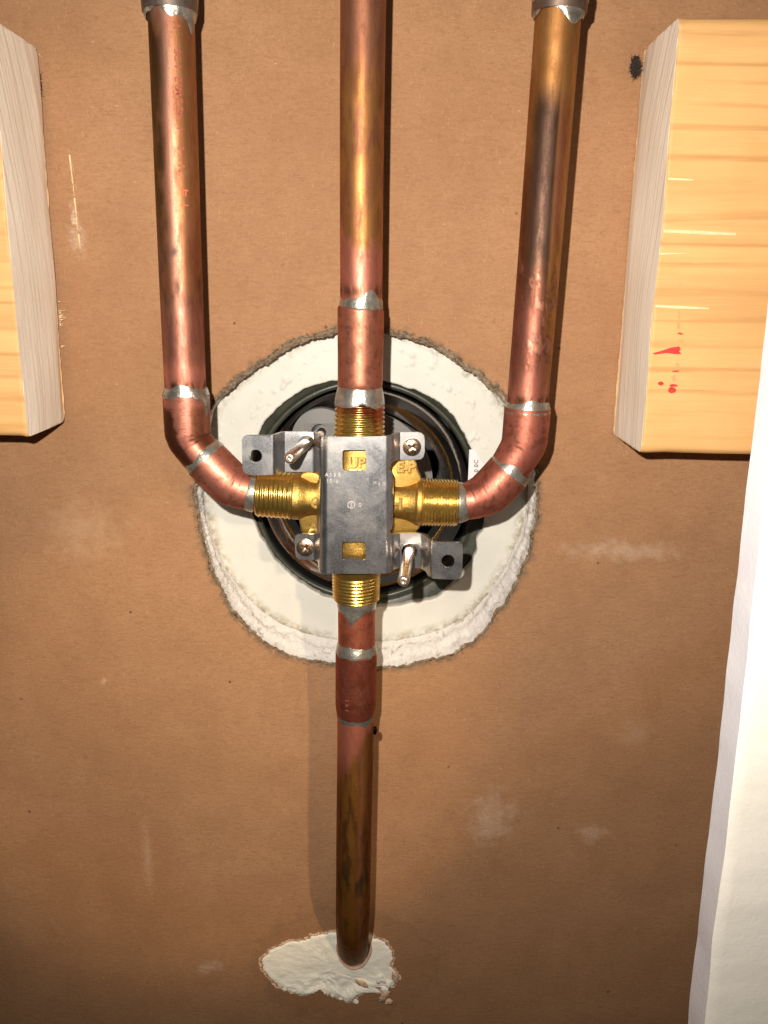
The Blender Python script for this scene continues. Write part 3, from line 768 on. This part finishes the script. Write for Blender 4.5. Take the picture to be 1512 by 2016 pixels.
def col_top(py, u, cz, p, px):
    f = n01(p, 150, 60, 2); g = n01(p, 300, 90, 7)
    c = mixc((0.43, 0.20, 0.075), (0.56, 0.29, 0.10), f)
    c = mixc(c, (0.38, 0.17, 0.10), sm(0.5, 0.8, g)*0.8)
    c = mixc(c, (0.47, 0.22, 0.14), sm(190, 60, py+60*(f-.5))*0.8)
    c = mixc(c, (0.52, 0.265, 0.08), sm(0.45, 0.75, f)*0.6*sm(200, 260, py))
    c = mixc(c, PINK, sm(440, 510, py+90*(g-.5)))
    c = mixc(c, (0.13, 0.06, 0.03), math.exp(-((py-572)/12)**2)*sm(0.35, 0.7, g)*.8)
    return c
def col_left(py, u, cz, p, px):
    f = n01(p, 170, 60, 4); g = n01(p, 340, 80, 9)
    c = mixc((0.37, 0.155, 0.075), (0.50, 0.24, 0.12), f)
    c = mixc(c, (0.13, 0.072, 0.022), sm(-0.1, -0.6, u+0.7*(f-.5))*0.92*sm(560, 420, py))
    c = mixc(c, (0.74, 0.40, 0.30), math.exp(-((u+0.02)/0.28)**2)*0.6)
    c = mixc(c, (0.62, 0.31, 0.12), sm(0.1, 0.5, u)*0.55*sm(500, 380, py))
    c = mixc(c, (0.14, 0.085, 0.07), math.exp(-((py-545)/50)**2)*sm(0.25, 0.6, f-0.25*sm(0, .5, u))*.9)
    c = mixc(c, (0.20, 0.09, 0.06), sm(0.5, 0.75, g)*0.7*sm(560, 600, py)*sm(740, 690, py))
    c = mixc(c, (0.50, 0.21, 0.17), sm(580, 620, py)*0.5)
    c = mixc(c, PINK, sm(700, 728, py+20*(g-.5)))
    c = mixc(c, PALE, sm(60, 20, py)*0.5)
    c = mixc(c, (0.13, 0.06, 0.03), math.exp(-((py-756)/9)**2)*sm(0.35, 0.7, g))
    # burnt fleck
    c = mixc(c, (0.10, 0.08, 0.08), math.exp(-(((py-497)/9)**2+((u-0.02+0.01*(py-497)*.5)/0.13)**2)))
    return c
def col_right(py, u, cz, p, px):
    f = n01(p, 170, 50, 14); g = n01(p, 360, 120, 19)
    c = mixc((0.50, 0.24, 0.07), (0.62, 0.33, 0.12), f)
    edge = 0.22 + 0.0002*(py-200)
    d = sm(150, 230, py+30*(f-.5))*sm(edge+0.05, edge-0.05, u)*sm(-1.1, -0.55, u)
    c = mixc(c, mixc((0.055, 0.036, 0.028), (0.10, 0.062, 0.048), f), d*(0.97-0.25*sm(480, 660, py)))
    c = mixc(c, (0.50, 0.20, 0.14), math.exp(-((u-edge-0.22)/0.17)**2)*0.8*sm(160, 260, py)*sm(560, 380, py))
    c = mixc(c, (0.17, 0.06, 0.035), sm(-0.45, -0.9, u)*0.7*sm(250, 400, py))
    c = mixc(c, (0.42, 0.16, 0.12), sm(500, 640, py)*0.75*sm(0.85, 0.5, u-0.3*sm(700, 640, py)*(-1)))
    c = mixc(c, (0.16, 0.07, 0.045), sm(0.55, 0.8, g)*0.7*sm(480, 560, py))
    c = mixc(c, (0.66, 0.32, 0.22), sm(0.78, 0.9, g)*0.7*sm(480, 560, py))
    c = mixc(c, PINK, sm(700, 790, py)*0.75)
    c = mixc(c, (0.13, 0.06, 0.03), math.exp(-((py-785)/9)**2)*sm(0.35, 0.7, g))
    return c
def col_low(py, u, cz, p, px):
    f = n01(p, 150, 26, 24); g = n01(p, 330, 70, 29)
    c = mixc((0.34, 0.155, 0.035), (0.46, 0.22, 0.05), f)
    c = mixc(c, (0.15, 0.065, 0.03), sm(0.5, 0.85, g)*0.7)
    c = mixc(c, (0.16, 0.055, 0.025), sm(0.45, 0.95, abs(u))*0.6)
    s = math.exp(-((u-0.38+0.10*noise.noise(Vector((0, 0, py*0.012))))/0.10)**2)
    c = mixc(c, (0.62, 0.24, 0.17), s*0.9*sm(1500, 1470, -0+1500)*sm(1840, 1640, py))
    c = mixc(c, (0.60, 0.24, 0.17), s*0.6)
    c = mixc(c, (0.10, 0.085, 0.04), math.exp(-((py-1715)/26)**2)*sm(0.4, 0.7, g)*0.8)
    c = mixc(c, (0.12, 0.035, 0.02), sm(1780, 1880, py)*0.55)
    c = mixc(c, (0.50, 0.24, 0.03), math.exp(-(((py-1800)/35)**2+((u)/0.3)**2))*0.7)
    c = mixc(c, (0.72, 0.27, 0.18), sm(1500-30*(u), 1440, py+50*(f-.5)+30*u))
    return c
def col_pink(base=PINK, dk=(0.30, 0.10, 0.055), a=0.5):
    def f_(py, u, cz, p, px):
        f = n01(p, 200, 200, 31); g = n01(p, 500, 500, 37)
        c = mixc(base, mixc(base, dk, 0.6), sm(0.55, 0.85, f)*a)
        c = mixc(c, PALE, sm(0.6, 0.85, g)*0.25); return mixc(c, dk, sm(0.72, 0.9, g)*0.6)
    return f_
def col_lelb(py, u, cz, p, px):
    c = col_pink()(py, u, cz, p, px); f = n01(p, 160, 160, 41)
    # brown scorched bands the flux left on both flanks
    e = -0.48+0.25*sm(790, 860, py)
    c = mixc(c, (0.12, 0.04, 0.018), sm(e+0.06, e-0.06, u+0.12*(f-.5))*sm(792, 812, py+14*(f-.5))*sm(925, 885, py)*0.92)
    c = mixc(c, (0.24, 0.10, 0.02), sm(0.34, 0.40, u+0.1*(f-.5))*sm(790, 802, py)*0.55*sm(905, 885, py)*sm(0.9, 0.8, u))
    c = mixc(c, (0.18, 0.05, 0.02), sm(0.36, 0.44, u+0.1*(f-.5))*sm(850, 862, py)*0.7*sm(905, 885, py))
    c = mixc(c, (0.22, 0.07, 0.05), sm(-0.35, -0.7, u)*sm(930, 960, py)*0.5)
    return c

PG = 0.042
# ------------------------------------------------------------------ pipe runs
PR_ = 7.95
runs = 'soldered copper pipe runs'
# left (cold) run
lrun = thing('pipe_run', 'left copper pipe with red lettering and two elbows curving into the brass valve', 'copper pipe', P(366, 775, PG), runs)
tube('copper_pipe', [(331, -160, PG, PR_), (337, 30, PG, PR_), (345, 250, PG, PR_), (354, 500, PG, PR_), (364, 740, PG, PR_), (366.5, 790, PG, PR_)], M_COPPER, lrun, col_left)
tube('coupling', [(329, -160, PG, 9.6), (334, 10, PG, 9.6), (335, 26, PG, 9.5)], M_FIT, lrun, col_pink((0.30, 0.27, 0.24), (0.10, 0.07, 0.05)), straight=True, wob=0.0001)
solder('solder_joint', (333, -20, PG), (336, 42, PG), 9.6, 8.5, lrun, addw(rag(1, 3.0), bumpw(-0.2, .5, -2.0)), addw(rag(2, .6), bumpw(1.2, .22, 5.0), bumpw(-0.9, .35, -0.6), bumpw(-0.3, .3, -2.6)), 0.6, seed=1)
FR = 9.05
le1 = [(366.5, 776, PG, FR), (368.5, 822, PG, FR), (370, 852, PG, FR-.05), (373.5, 864, PG, 8.75), (380, 875, PG, 8.4), (391, 888, PG, 8.15), (408, 907, PG, 8.0)]
tube('elbow', le1, M_FIT, lrun, col_lelb, step=0.0005, straight=True)
le2 = [(404, 903, PG, FR-.1), (426, 925, PG, FR-.1), (440, 938.5, PG, FR-.1), (449, 948, PG, 8.9), (458, 955, PG, 8.65), (474, 962, PG, 8.1), (490, 967, PG, 7.8), (508, 971, PG, 7.4)]
tube('elbow', le2, M_FIT, lrun, col_lelb, step=0.0005, straight=True)
solder('solder_joint', (366, 762, PG), (366.8, 782, PG), 8.0, FR+0.1, lrun, addw(rag(3, .5), bumpw(0, .45, -1.6)), addw(rag(4, .5), bumpw(1.25, .16, 7.0)), 0.35, seed=3)
solder('solder_joint', (396, 894, PG), (407, 905, PG), 8.25, FR-0.05, lrun, addw(rag(5, .6), bumpw(0.4, .5, -.8)), rag(6, .3), 0.3, seed=5)
solder('solder_joint', (489, 966, PG), (508, 971, PG), 7.7, 7.9, lrun, rag(7, .4), zero, 0.35, seed=7)
# embossed print
def pipe_text(name, chars, ctrl, mat, parent, u, size, ex=0.00005, rot='cw', bold=0.00004, rad=PR_):
    its = []; tab = [(c[0], c[1]) for c in ctrl]; tab = sorted(tab, key=lambda t: -t[1])
    for ch, y in chars:
        cx = interp(tab, y); c0 = P(cx, y, PG); ax = (P(interp(tab, y+10), y+10, PG)-c0).normalized()
        n, b = frame(ax); an = math.asin(u) if not isinstance(ch, tuple) else math.asin(ch[1]); d = n*math.cos(an)+b*math.sin(an)
        tang = -n*math.sin(an)+b*math.cos(an)
        # letters read downwards: their x runs down the pipe, their top points right
        its.append((ch if not isinstance(ch, tuple) else ch[0], c0+d*(rad/1000), ax, tang, size, ex, bold))
    return place_text(name, its, mat, parent)
lc = [(331, -160), (337, 30), (345, 250), (354, 500), (364, 740)]
pipe_text('red_lettering', [('A', 62), ('S', 112), ('C', 124), ('1', 141), ('E', 165), ('L', 180), ('M', 190), ('E', 206), ('D', 225), ('4', 232), ('i', 260), ('3', 298), ('-', 320), ('N', 337)],
          lc, M_PRINT, lrun, 0.42, 0.0034)
pipe_text('faded_lettering', [('1', 378), ('i', 407), ('=', 384)], lc, simple('faded_print', (0.60, 0.12, 0.06), .5), lrun, 0.5, 0.0040)

pipe_text('stamped_lettering', [('N', 808), ('-', 819), ('H', 829), ('O', 840), ('W', 851)], [(366, 770), (372, 860)], simple('stamp_groove', (0.22, 0.08, 0.05), 0.5, 0.6), lrun, 0.06, 0.0022, rad=9.1, bold=-0.00002)

# right (hot) run
rrun = thing('pipe_run', 'right copper pipe with a long dark brown stain, elbows bending to the valve', 'copper pipe', P(1037, 800, PG), runs)
tube('copper_pipe', [(1114, -160, PG, PR_), (1099, 30, PG, PR_), (1081, 260, PG, PR_), (1061, 520, PG, PR_), (1039, 785, PG, PR_), (1038, 800, PG, PR_)], M_COPPER, rrun, col_right)
tube('coupling', [(1115, -160, PG, 9.6), (1102, 8, PG, 9.6), (1100.5, 28, PG, 9.5)], M_FIT, rrun, col_pink((0.36, 0.29, 0.23), (0.12, 0.07, 0.05)), straight=True, wob=0.0001)
solder('solder_joint', (1103, -10, PG), (1099, 40, PG), 9.7, 8.4, rrun, rag(11, 1.0), addw(rag(12, .5), bumpw(0.45, .35, 3.0), bumpw(-0.7, .5, -2.2)), 0.6, seed=11)
re1 = [(1038.5, 802, PG, FR), (1036, 834, PG, FR), (1033, 866, PG, FR-.05), (1029, 879, PG, 8.8), (1022, 891, PG, 8.5), (1010, 910, PG, 8.2), (996, 933, PG, 8.0)]
tube('elbow', re1, M_FIT, rrun, col_pink((0.70, 0.25, 0.175), (0.22, 0.07, 0.035), 0.8), step=0.0005, straight=True)
re2 = [(1001, 929, PG, FR), (985, 947, PG, FR), (970, 962, PG, FR-.1), (961, 970, PG, 8.8), (950, 976, PG, 8.5), (934, 983, PG, 7.9), (918, 987, PG, 7.6), (898, 990, PG, 7.3)]
tube('elbow', re2, M_FIT, rrun, col_pink((0.66, 0.23, 0.16), (0.20, 0.06, 0.03), 0.8), step=0.0005, straight=True)
solder('solder_joint', (1039.5, 790, PG), (1038, 812, PG), 8.0, FR+0.05, rrun, addw(rag(13, .5), bumpw(0, .3, -1.5)), rag(14, .3), 0.3, seed=13)
solder('solder_joint', (1012, 916, PG), (1000, 930, PG), 8.2, FR-0.05, rrun, addw(rag(15, .8), bumpw(-0.5, .4, -2.0)), rag(16, .3), 0.3, seed=15)
solder('solder_joint', (917, 987, PG), (897, 990, PG), 7.6, 8.4, rrun, rag(17, .4), zero, 0.35, seed=17)

# upper run
trun = thing('pipe_run', 'middle upright copper pipe above the valve, amber coloured, with a straight coupling', 'copper pipe', P(709, 770, PG), runs)
tube('copper_pipe', [(717, -160, PG, PR_), (714, 100, PG, PR_), (712, 350, PG, PR_), (711, 615, PG, PR_)], M_COPPER, trun, col_top)
tube('coupling', [(710.5, 607, PG, 8.55), (710.3, 609, PG, 8.85), (710, 640, PG, 8.85), (709.5, 700, PG, 8.75), (709, 756, PG, 8.75), (709, 762, PG, 8.5)], M_FIT, trun, col_pink((0.62, 0.25, 0.16), (0.26, 0.10, 0.05), 0.9), straight=True)
solder('solder_joint', (711, 588, PG), (711, 609, PG), 8.0, 8.35, trun, addw(rag(21, .5), bumpw(0.5, .33, -3.4)), zero, 0.22, seed=21)
solder('solder_joint', (709, 759, PG), (708, 797, PG), 8.3, 9.9, trun, zero, addw(rag(23, .6), bumpw(0.1, .25, -1.0)), 0.45, seed=23)
pipe_text('stamped_lettering', [('E', 643), ('P', 653), ('C', 665)], [(710.5, 600), (709, 760)], simple('stamp_shadow', (0.16, 0.055, 0.03), 0.45, 0.7), trun, -0.52, 0.0024, rad=8.82, bold=0.00001)

# lower run
lw = thing('pipe_run', 'lower copper pipe below the valve, brown, curving into the plaster patch', 'copper pipe', P(702, 1200, PG), runs)
tube('copper_pipe', [(702, 1178, PG, PR_-.1), (702, 1265, PG, PR_-.1), (701.5, 1290, PG, PR_-.1)], M_FIT, lw, col_pink((0.68, 0.22, 0.13), (0.30, 0.08, 0.04), 0.7))
tube('coupling', [(701.5, 1278, PG, 8.5), (701.5, 1281, PG, 8.85), (701, 1340, PG, 8.85), (700.5, 1385, PG, 8.85), (700, 1396, PG, 8.5), (700, 1406, PG, 8.1)], M_FIT, lw, col_pink((0.42, 0.12, 0.075), (0.20, 0.06, 0.03), 0.9), straight=True)
GL = 0.044
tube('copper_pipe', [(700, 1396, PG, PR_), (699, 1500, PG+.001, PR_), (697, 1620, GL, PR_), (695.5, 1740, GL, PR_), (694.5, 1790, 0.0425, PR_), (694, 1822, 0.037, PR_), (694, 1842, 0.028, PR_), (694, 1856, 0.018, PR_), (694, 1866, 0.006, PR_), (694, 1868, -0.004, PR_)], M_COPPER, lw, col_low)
solder('solder_joint', (702, 1176, PG), (702, 1198, PG), 8.3, 7.95, lw, zero, addw(rag(31, .7), bumpw(-0.25, .32, 4.2), bumpw(0.8, .4, -1.0)), 0.32, seed=31)
solder('solder_joint', (702, 1266, PG), (701.5, 1284, PG), 7.95, 8.9, lw, addw(rag(33, .6), bumpw(-0.4, .6, -1.0)), rag(34, .25), 0.32, seed=33)
solder('solder_joint', (700, 1402, PG), (700, 1414, PG), 8.15, 8.0, lw, zero, addw(rag(35, .5), bumpw(0.5, .22, 2.6)), 0.2, seed=35, mat=simple('dull_solder', (0.22, 0.21, 0.19), 0.42, .8, .2, 300, .4, .0005))
pipe_text('stamped_lettering', [('U', 1342-22), ('S', 1362), ('A', 1371), ('1', 1381)][1:], [(701.5, 1278), (700, 1400)], simple('stamp_glint', (0.70, 0.32, 0.20), 0.35, 0.8), lw, -0.40, 0.0022, rad=8.86, bold=0.0)
# drop of solder clinging to the right flank, and a nick
bm = bmesh.new(); p = P(738, 1438, PG-0.001)
bmesh.ops.create_icosphere(bm, subdivisions=3, radius=0.0013, matrix=Matrix.Translation(p) @ Matrix.Diagonal((0.8, 1, 1.6, 1)))
me = bpy.data.meshes.new('solder_drop'); bm.to_mesh(me); bm.free(); link('solder_drop', me, M_FIT, lw)

# ------------------------------------------------------------------ the brass valve
valve = thing('mixing_valve', 'brass shower mixing valve with four threaded ports and steel bracket, centre of the picture', 'valve', P(705, 993, PG))
def thread(name, a, b, ra, rb, pitch_mm, mat, parent, amp=0.42, burn=None, nseg=120):
    A = P(*a); B = P(*b); ax = B-A; L = ax.length; t = ax.normalized(); n, bb = frame(t); rows = int(L/(pitch_mm/1000)*10)+1
    def fn(i, j):
        an = 2*math.pi*j/nseg; s = L*i/(rows-1); ph = (s/(pitch_mm/1000)+an/(2*math.pi)) % 1.0
        tri = abs(ph*2-1); tri = min(1, max(0, (tri-0.12)/0.72)); r = (ra+(rb-ra)*s/L)-amp*tri
        e = min(s, L-s)*1000
        if e < 0.5: r -= (0.5-e)*1.0
        d = n*math.cos(an)+bb*math.sin(an); p = A+t*s+d*(r/1000)
        return p + d*0.00005*frac(p, 900, 2, 3)
    cf = (lambda i, j: float(burn(i/(rows-1), math.sin(2*math.pi*j/nseg)))) if burn else None
    me = grid_mesh(name, rows, nseg, fn, True, cf)
    bm = bmesh.new(); bm.from_mesh(me); bm.verts.ensure_lookup_table()
    for s in (0, (rows-1)*nseg): bm.faces.new([bm.verts[s+j] for j in range(nseg)])
    bmesh.ops.recalc_face_normals(bm, faces=bm.faces); bm.to_mesh(me); bm.free()
    return link(name, me, mat, parent, sharp=50)
thread('threaded_port', (506, 971, PG), (579, 976, PG), 9.45, 9.75, 1.81, M_BRASS, valve)
thread('threaded_port', (829, 988, PG), (900, 990.5, PG), 9.85, 9.55, 1.25, M_BRASS, valve)
thread('threaded_port', (708.5, 791, PG), (707.5, 862, PG), 9.8, 10.2, 1.81, M_BRASSB, valve, 0.5, lambda t, u: max(0, 0.95-1.5*t)+0.45*sm(-0.1, 0.8, u))
thread('threaded_port', (701.5, 1122, PG), (701.5, 1178, PG), 10.2, 9.9, 1.45, M_BRASS, valve, 0.34)
def lathe(a, b, prof, name='cast_body', mat=None, parent=None, nseg=96, rough=0.00012, sq=None):
    """prof: (t 0..1, r_mm)"""
    A = P(*a); B = P(*b); ax = B-A; L = ax.length; t = ax.normalized(); n, bb = frame(t); rows = []
    for (t0, r0_), (t1, r1) in zip(prof, prof[1:]):
        k = max(1, int((t1-t0)*L/0.0006))
        for q_ in range(k): rows.append((t0+(t1-t0)*q_/k, r0_+(r1-r0_)*q_/k))
    rows.append(prof[-1])
    def fn(i, j):
        an = 2*math.pi*j/nseg; d = n*math.cos(an)+bb*math.sin(an); s, r = rows[i]; p = A+ax*s+d*(r/1000)
        return p+d*rough*frac(p, 260, 3, 4)
    return grid_mesh(name, len(rows), nseg, fn, True)
bm = bmesh.new()
for me in (lathe((577, 976, PG), (700, 983, PG), [(0, 8.9), (0.01, 9.55), (0.11, 9.6), (0.13, 9.3), (0.16, 9.0), (0.24, 8.0), (0.33, 7.5), (0.45, 7.3), (1, 7.3)]),
           lathe((831, 988, PG), (700, 983, PG), [(0, 9.2), (0.01, 9.7), (0.085, 9.7), (0.10, 9.2), (0.17, 8.4), (0.25, 7.7), (0.33, 7.35), (0.45, 7.3), (1, 7.3)]),
           lathe((707.5, 858, PG), (701.5, 1126, PG), [(0, 6), (0.002, 10.3), (0.04, 10.6), (0.1, 11.6), (0.2, 12.6), (0.5, 12.9), (0.8, 12.6), (0.93, 11.5), (1, 10.2)])):
    bm.from_mesh(me)
me = bpy.data.meshes.new('cast_body'); bm.to_mesh(me); bm.free(); link('cast_body', me, M_CAST, valve)
webpts = [(640, 880), (772, 880), (776, 900), (818, 902), (819, 916), (824, 930), (829, 940), (829, 1000), (826, 1040), (815, 1052), (800, 1062), (775, 1080), (640, 1080), (618, 1062), (600, 1058), (592, 1045), (588, 1020), (584, 945), (596, 932), (610, 925), (625, 920)]
def gw(x, y): return 0.0452
plate('cast_web', webpts, [], gw, 0.007, M_CAST, valve, bevel=0.0008)
# raised casting letters
XW = (P(800, 930, .045)-P(760, 930, .045)).normalized(); ZW = Vector((0, 0, 1))
M_GRIME_SHADE = simple('grimy_shaded_brass', (0.24, 0.115, 0.02), 0.5, 0.7, 0.3, 1500)
M_BRIGHT = simple('letter_brass', (0.78, 0.54, 0.17), 0.34, 0.95, 0.12, 1500, 0.2, 0.0001)
for txt, x, y, g, sz in (('E', 788, 920, .0456, .0060), ('-', 799, 921, .0456, .0050), ('P', 810, 920, .0456, .0060), ('A', 617, 1040, .0456, .0060),
                         ('H', 780, 993, .0494, .0064), ('C', 622, 990, .0492, .0064), ('UP', 702, 911, .0549, .0052)):
    place_text('cast_letter', [(txt, P(x, y, g), XW, ZW, sz, 0.0004, 0.00012)], M_BRIGHT, valve)
    place_text('letter_grime_shade', [(txt, P(x+1, y+1, g), XW, ZW, sz, 0.00012, 0.00042)], M_GRIME_SHADE, valve)  # offset dark copy: edge grime, and painted shading to set the letters off

# steel bracket
GA, GBk, GO = 0.0585, 0.0488, 0.0570
def gb(x, y):
    if 632 <= x <= 772: return GA - 0.0008*sm(645, 632, x) - 0.0010*sm(760, 772, x)
    if x < 632:
        lo = 620 if y < 990 else 622
        g = GBk + (GA-0.0008-GBk)*sm(lo-3, 632, x)
        if y < 990 and x < 562: g = GBk + (GO-GBk)*sm(562, 537, x)
        return g
    g = GBk + (GA-0.001-GBk)*sm(788, 772, x)
    if y > 990 and x > 828: g = GBk + (GO-GBk)*sm(828, 850, x)
    return g
brk = [(476, 868), (478, 861), (484, 857.5), (492, 857), (530, 857), (545, 855), (554, 851.5), (562, 850), (600, 850), (618, 851), (625, 856), (632, 860), (645, 861), (700, 860), (760, 858.5),
       (772, 857), (780, 853), (788, 851), (822, 851), (830, 853), (835, 858), (836, 866), (836, 890), (834, 899), (829, 904), (820, 905), (790, 905.5), (780, 907), (773, 911), (769, 917), (768, 923), (771, 930), (774.5, 937),
       (775, 950), (773.5, 1030), (771, 1040), (768, 1045), (769, 1050), (773, 1052), (780, 1050.5), (820, 1049.5), (828, 1050), (836, 1053), (842, 1060), (850, 1066), (862, 1067), (898, 1067.5), (906, 1069), (910, 1073), (911.5, 1080), (910, 1125), (908, 1134), (904, 1139), (896, 1141),
       (865, 1140), (852, 1139), (843, 1134), (838, 1125), (828, 1119), (790, 1118.5), (781, 1119), (775, 1122), (771, 1127), (762, 1129), (700, 1130), (645, 1129), (634, 1128), (627.5, 1124),
       (626, 1110), (625, 1104), (618, 1103), (596, 1103), (588, 1101), (583, 1096), (581, 1088), (580, 1062), (582, 1055), (587, 1052), (595, 1051), (618, 1052), (623, 1051), (624, 1045),
       (623, 960), (624, 950), (628, 943), (627, 936), (622, 931), (612, 929), (562, 929), (548, 931), (537, 935), (500, 936), (487, 934), (480, 929), (477, 921)]
holes = [circ(503, 898, 13), circ(603, 873, 16), circ(806, 1086, 15.5), circ(882, 1105, 13), rrect(674, 886, 721, 926, 5), rrect(673.5, 1067, 720, 1103, 5)]
cx_ = list(range(534, 566, 3)) + list(range(612, 650, 2)) + list(range(752, 790, 2)) + list(range(828, 852, 2))
brack = plate('steel_bracket', brk, holes, gb, 0.00125, M_STEEL, valve, cuts_x=cx_, bevel=0.00028)
# faint stamping on the steel
M_STAMP = simple('stamped_steel', (0.60, 0.57, 0.53), 0.42, 0.9, 0.2, 900)
zS = 0.00002
its = []
for ch, x in zip('ASSE', (643, 651, 659, 668)): its.append((ch, P(x, 935, GA-.0001*0+zS), XW, ZW, 0.0021, 0.00004, -0.00002))
for ch, x in zip('1016', (645, 651.5, 657.5, 664)): its.append((ch, P(x, 947.5, GA+zS), XW, ZW, 0.0021, 0.00004, -0.00002))
for ch, x, y in (('S', 691.5, 995), ('R', 708.5, 995)): its.append((ch, P(x, y, GA+zS), XW, ZW, 0.0022 if ch == 'S' else 0.0011, 0.00004, 0))
its.append(('O', P(691.5, 995, GA+zS), XW, ZW, 0.0042, 0.00004, -0.00005)); its.append(('O', P(708.5, 995, GA+zS), XW, ZW, 0.0021, 0.00004, -0.00004))
for ch, x, y in (('T', 724, 945), ('M', 738, 951), ('E', 747, 954), ('D', 756, 953)): its.append((ch, P(x, y, GA+zS), XW, ZW, 0.0017, 0.00003, -0.00003))
place_text('stamped_lettering', its, M_STAMP, brack)

def screw(px, py, gap, parent):
    p = P(px, py, gap); rp_ = 0.0036
    prof = [(0.0, 0.0016), (0.35, 0.00155), (0.7, 0.0012), (0.92, 0.0006), (1.0, 0.0), (1.0, -0.0004)]
    nr = 26; n = 64
    def fn(i, j):
        u = i/(nr-1); a = 2*math.pi*j/n; r = rp_*min(1, u*1.06)
        h = 0.0013*math.sqrt(max(0, 1-(min(1, u*1.06)*0.93)**2)) if u < 0.95 else 0.0002-0.0008*(u-0.95)/0.05
        x = r*math.cos(a); z = r*math.sin(a)
        rx = x*math.cos(.6)-z*math.sin(.6); rz = x*math.sin(.6)+z*math.cos(.6)
        w = 0.00048; arm = 0.0019
        if (abs(rx) < w and abs(rz) < arm) or (abs(rz) < w and abs(rx) < arm): h -= 0.0010*(1-math.hypot(rx, rz)/arm*0.55)
        return Vector((p.x+x, p.y-h, p.z+z))
    s = link('screw', grid_mesh('screw', nr, n, fn, True), M_SCREW, parent, sharp=35)
    return s
screw(811, 880, GBk, valve); screw(601, 1078, GBk, valve)
def pin(a, b, r, parent):
    A = P(*a); B = P(*b); t = (B-A).normalized(); n = t.orthogonal().normalized(); bb = n.cross(t); L = (B-A).length
    prof = [(-0.004, r), (L-0.0012, r), (L-0.0006, r*.93), (L-0.0002, r*.80), (L, r*.62), (L+.0000, r*.45), (L-0.0005, r*.25), (L-0.0006, 0.00002)]
    def fn(i, j):
        a_ = 2*math.pi*j/40; s, rr = prof[i]; return A+t*s+(n*math.cos(a_)+bb*math.sin(a_))*rr
    return link('retaining_pin', grid_mesh('retaining_pin', len(prof), 40, fn, True), M_PIN, parent, sharp=45)
pin((604, 872, GBk-.001), (569, 903, 0.079), 0.0021, valve)
pin((806, 1083, GBk-.001), (794, 1146, 0.080), 0.0022, valve)
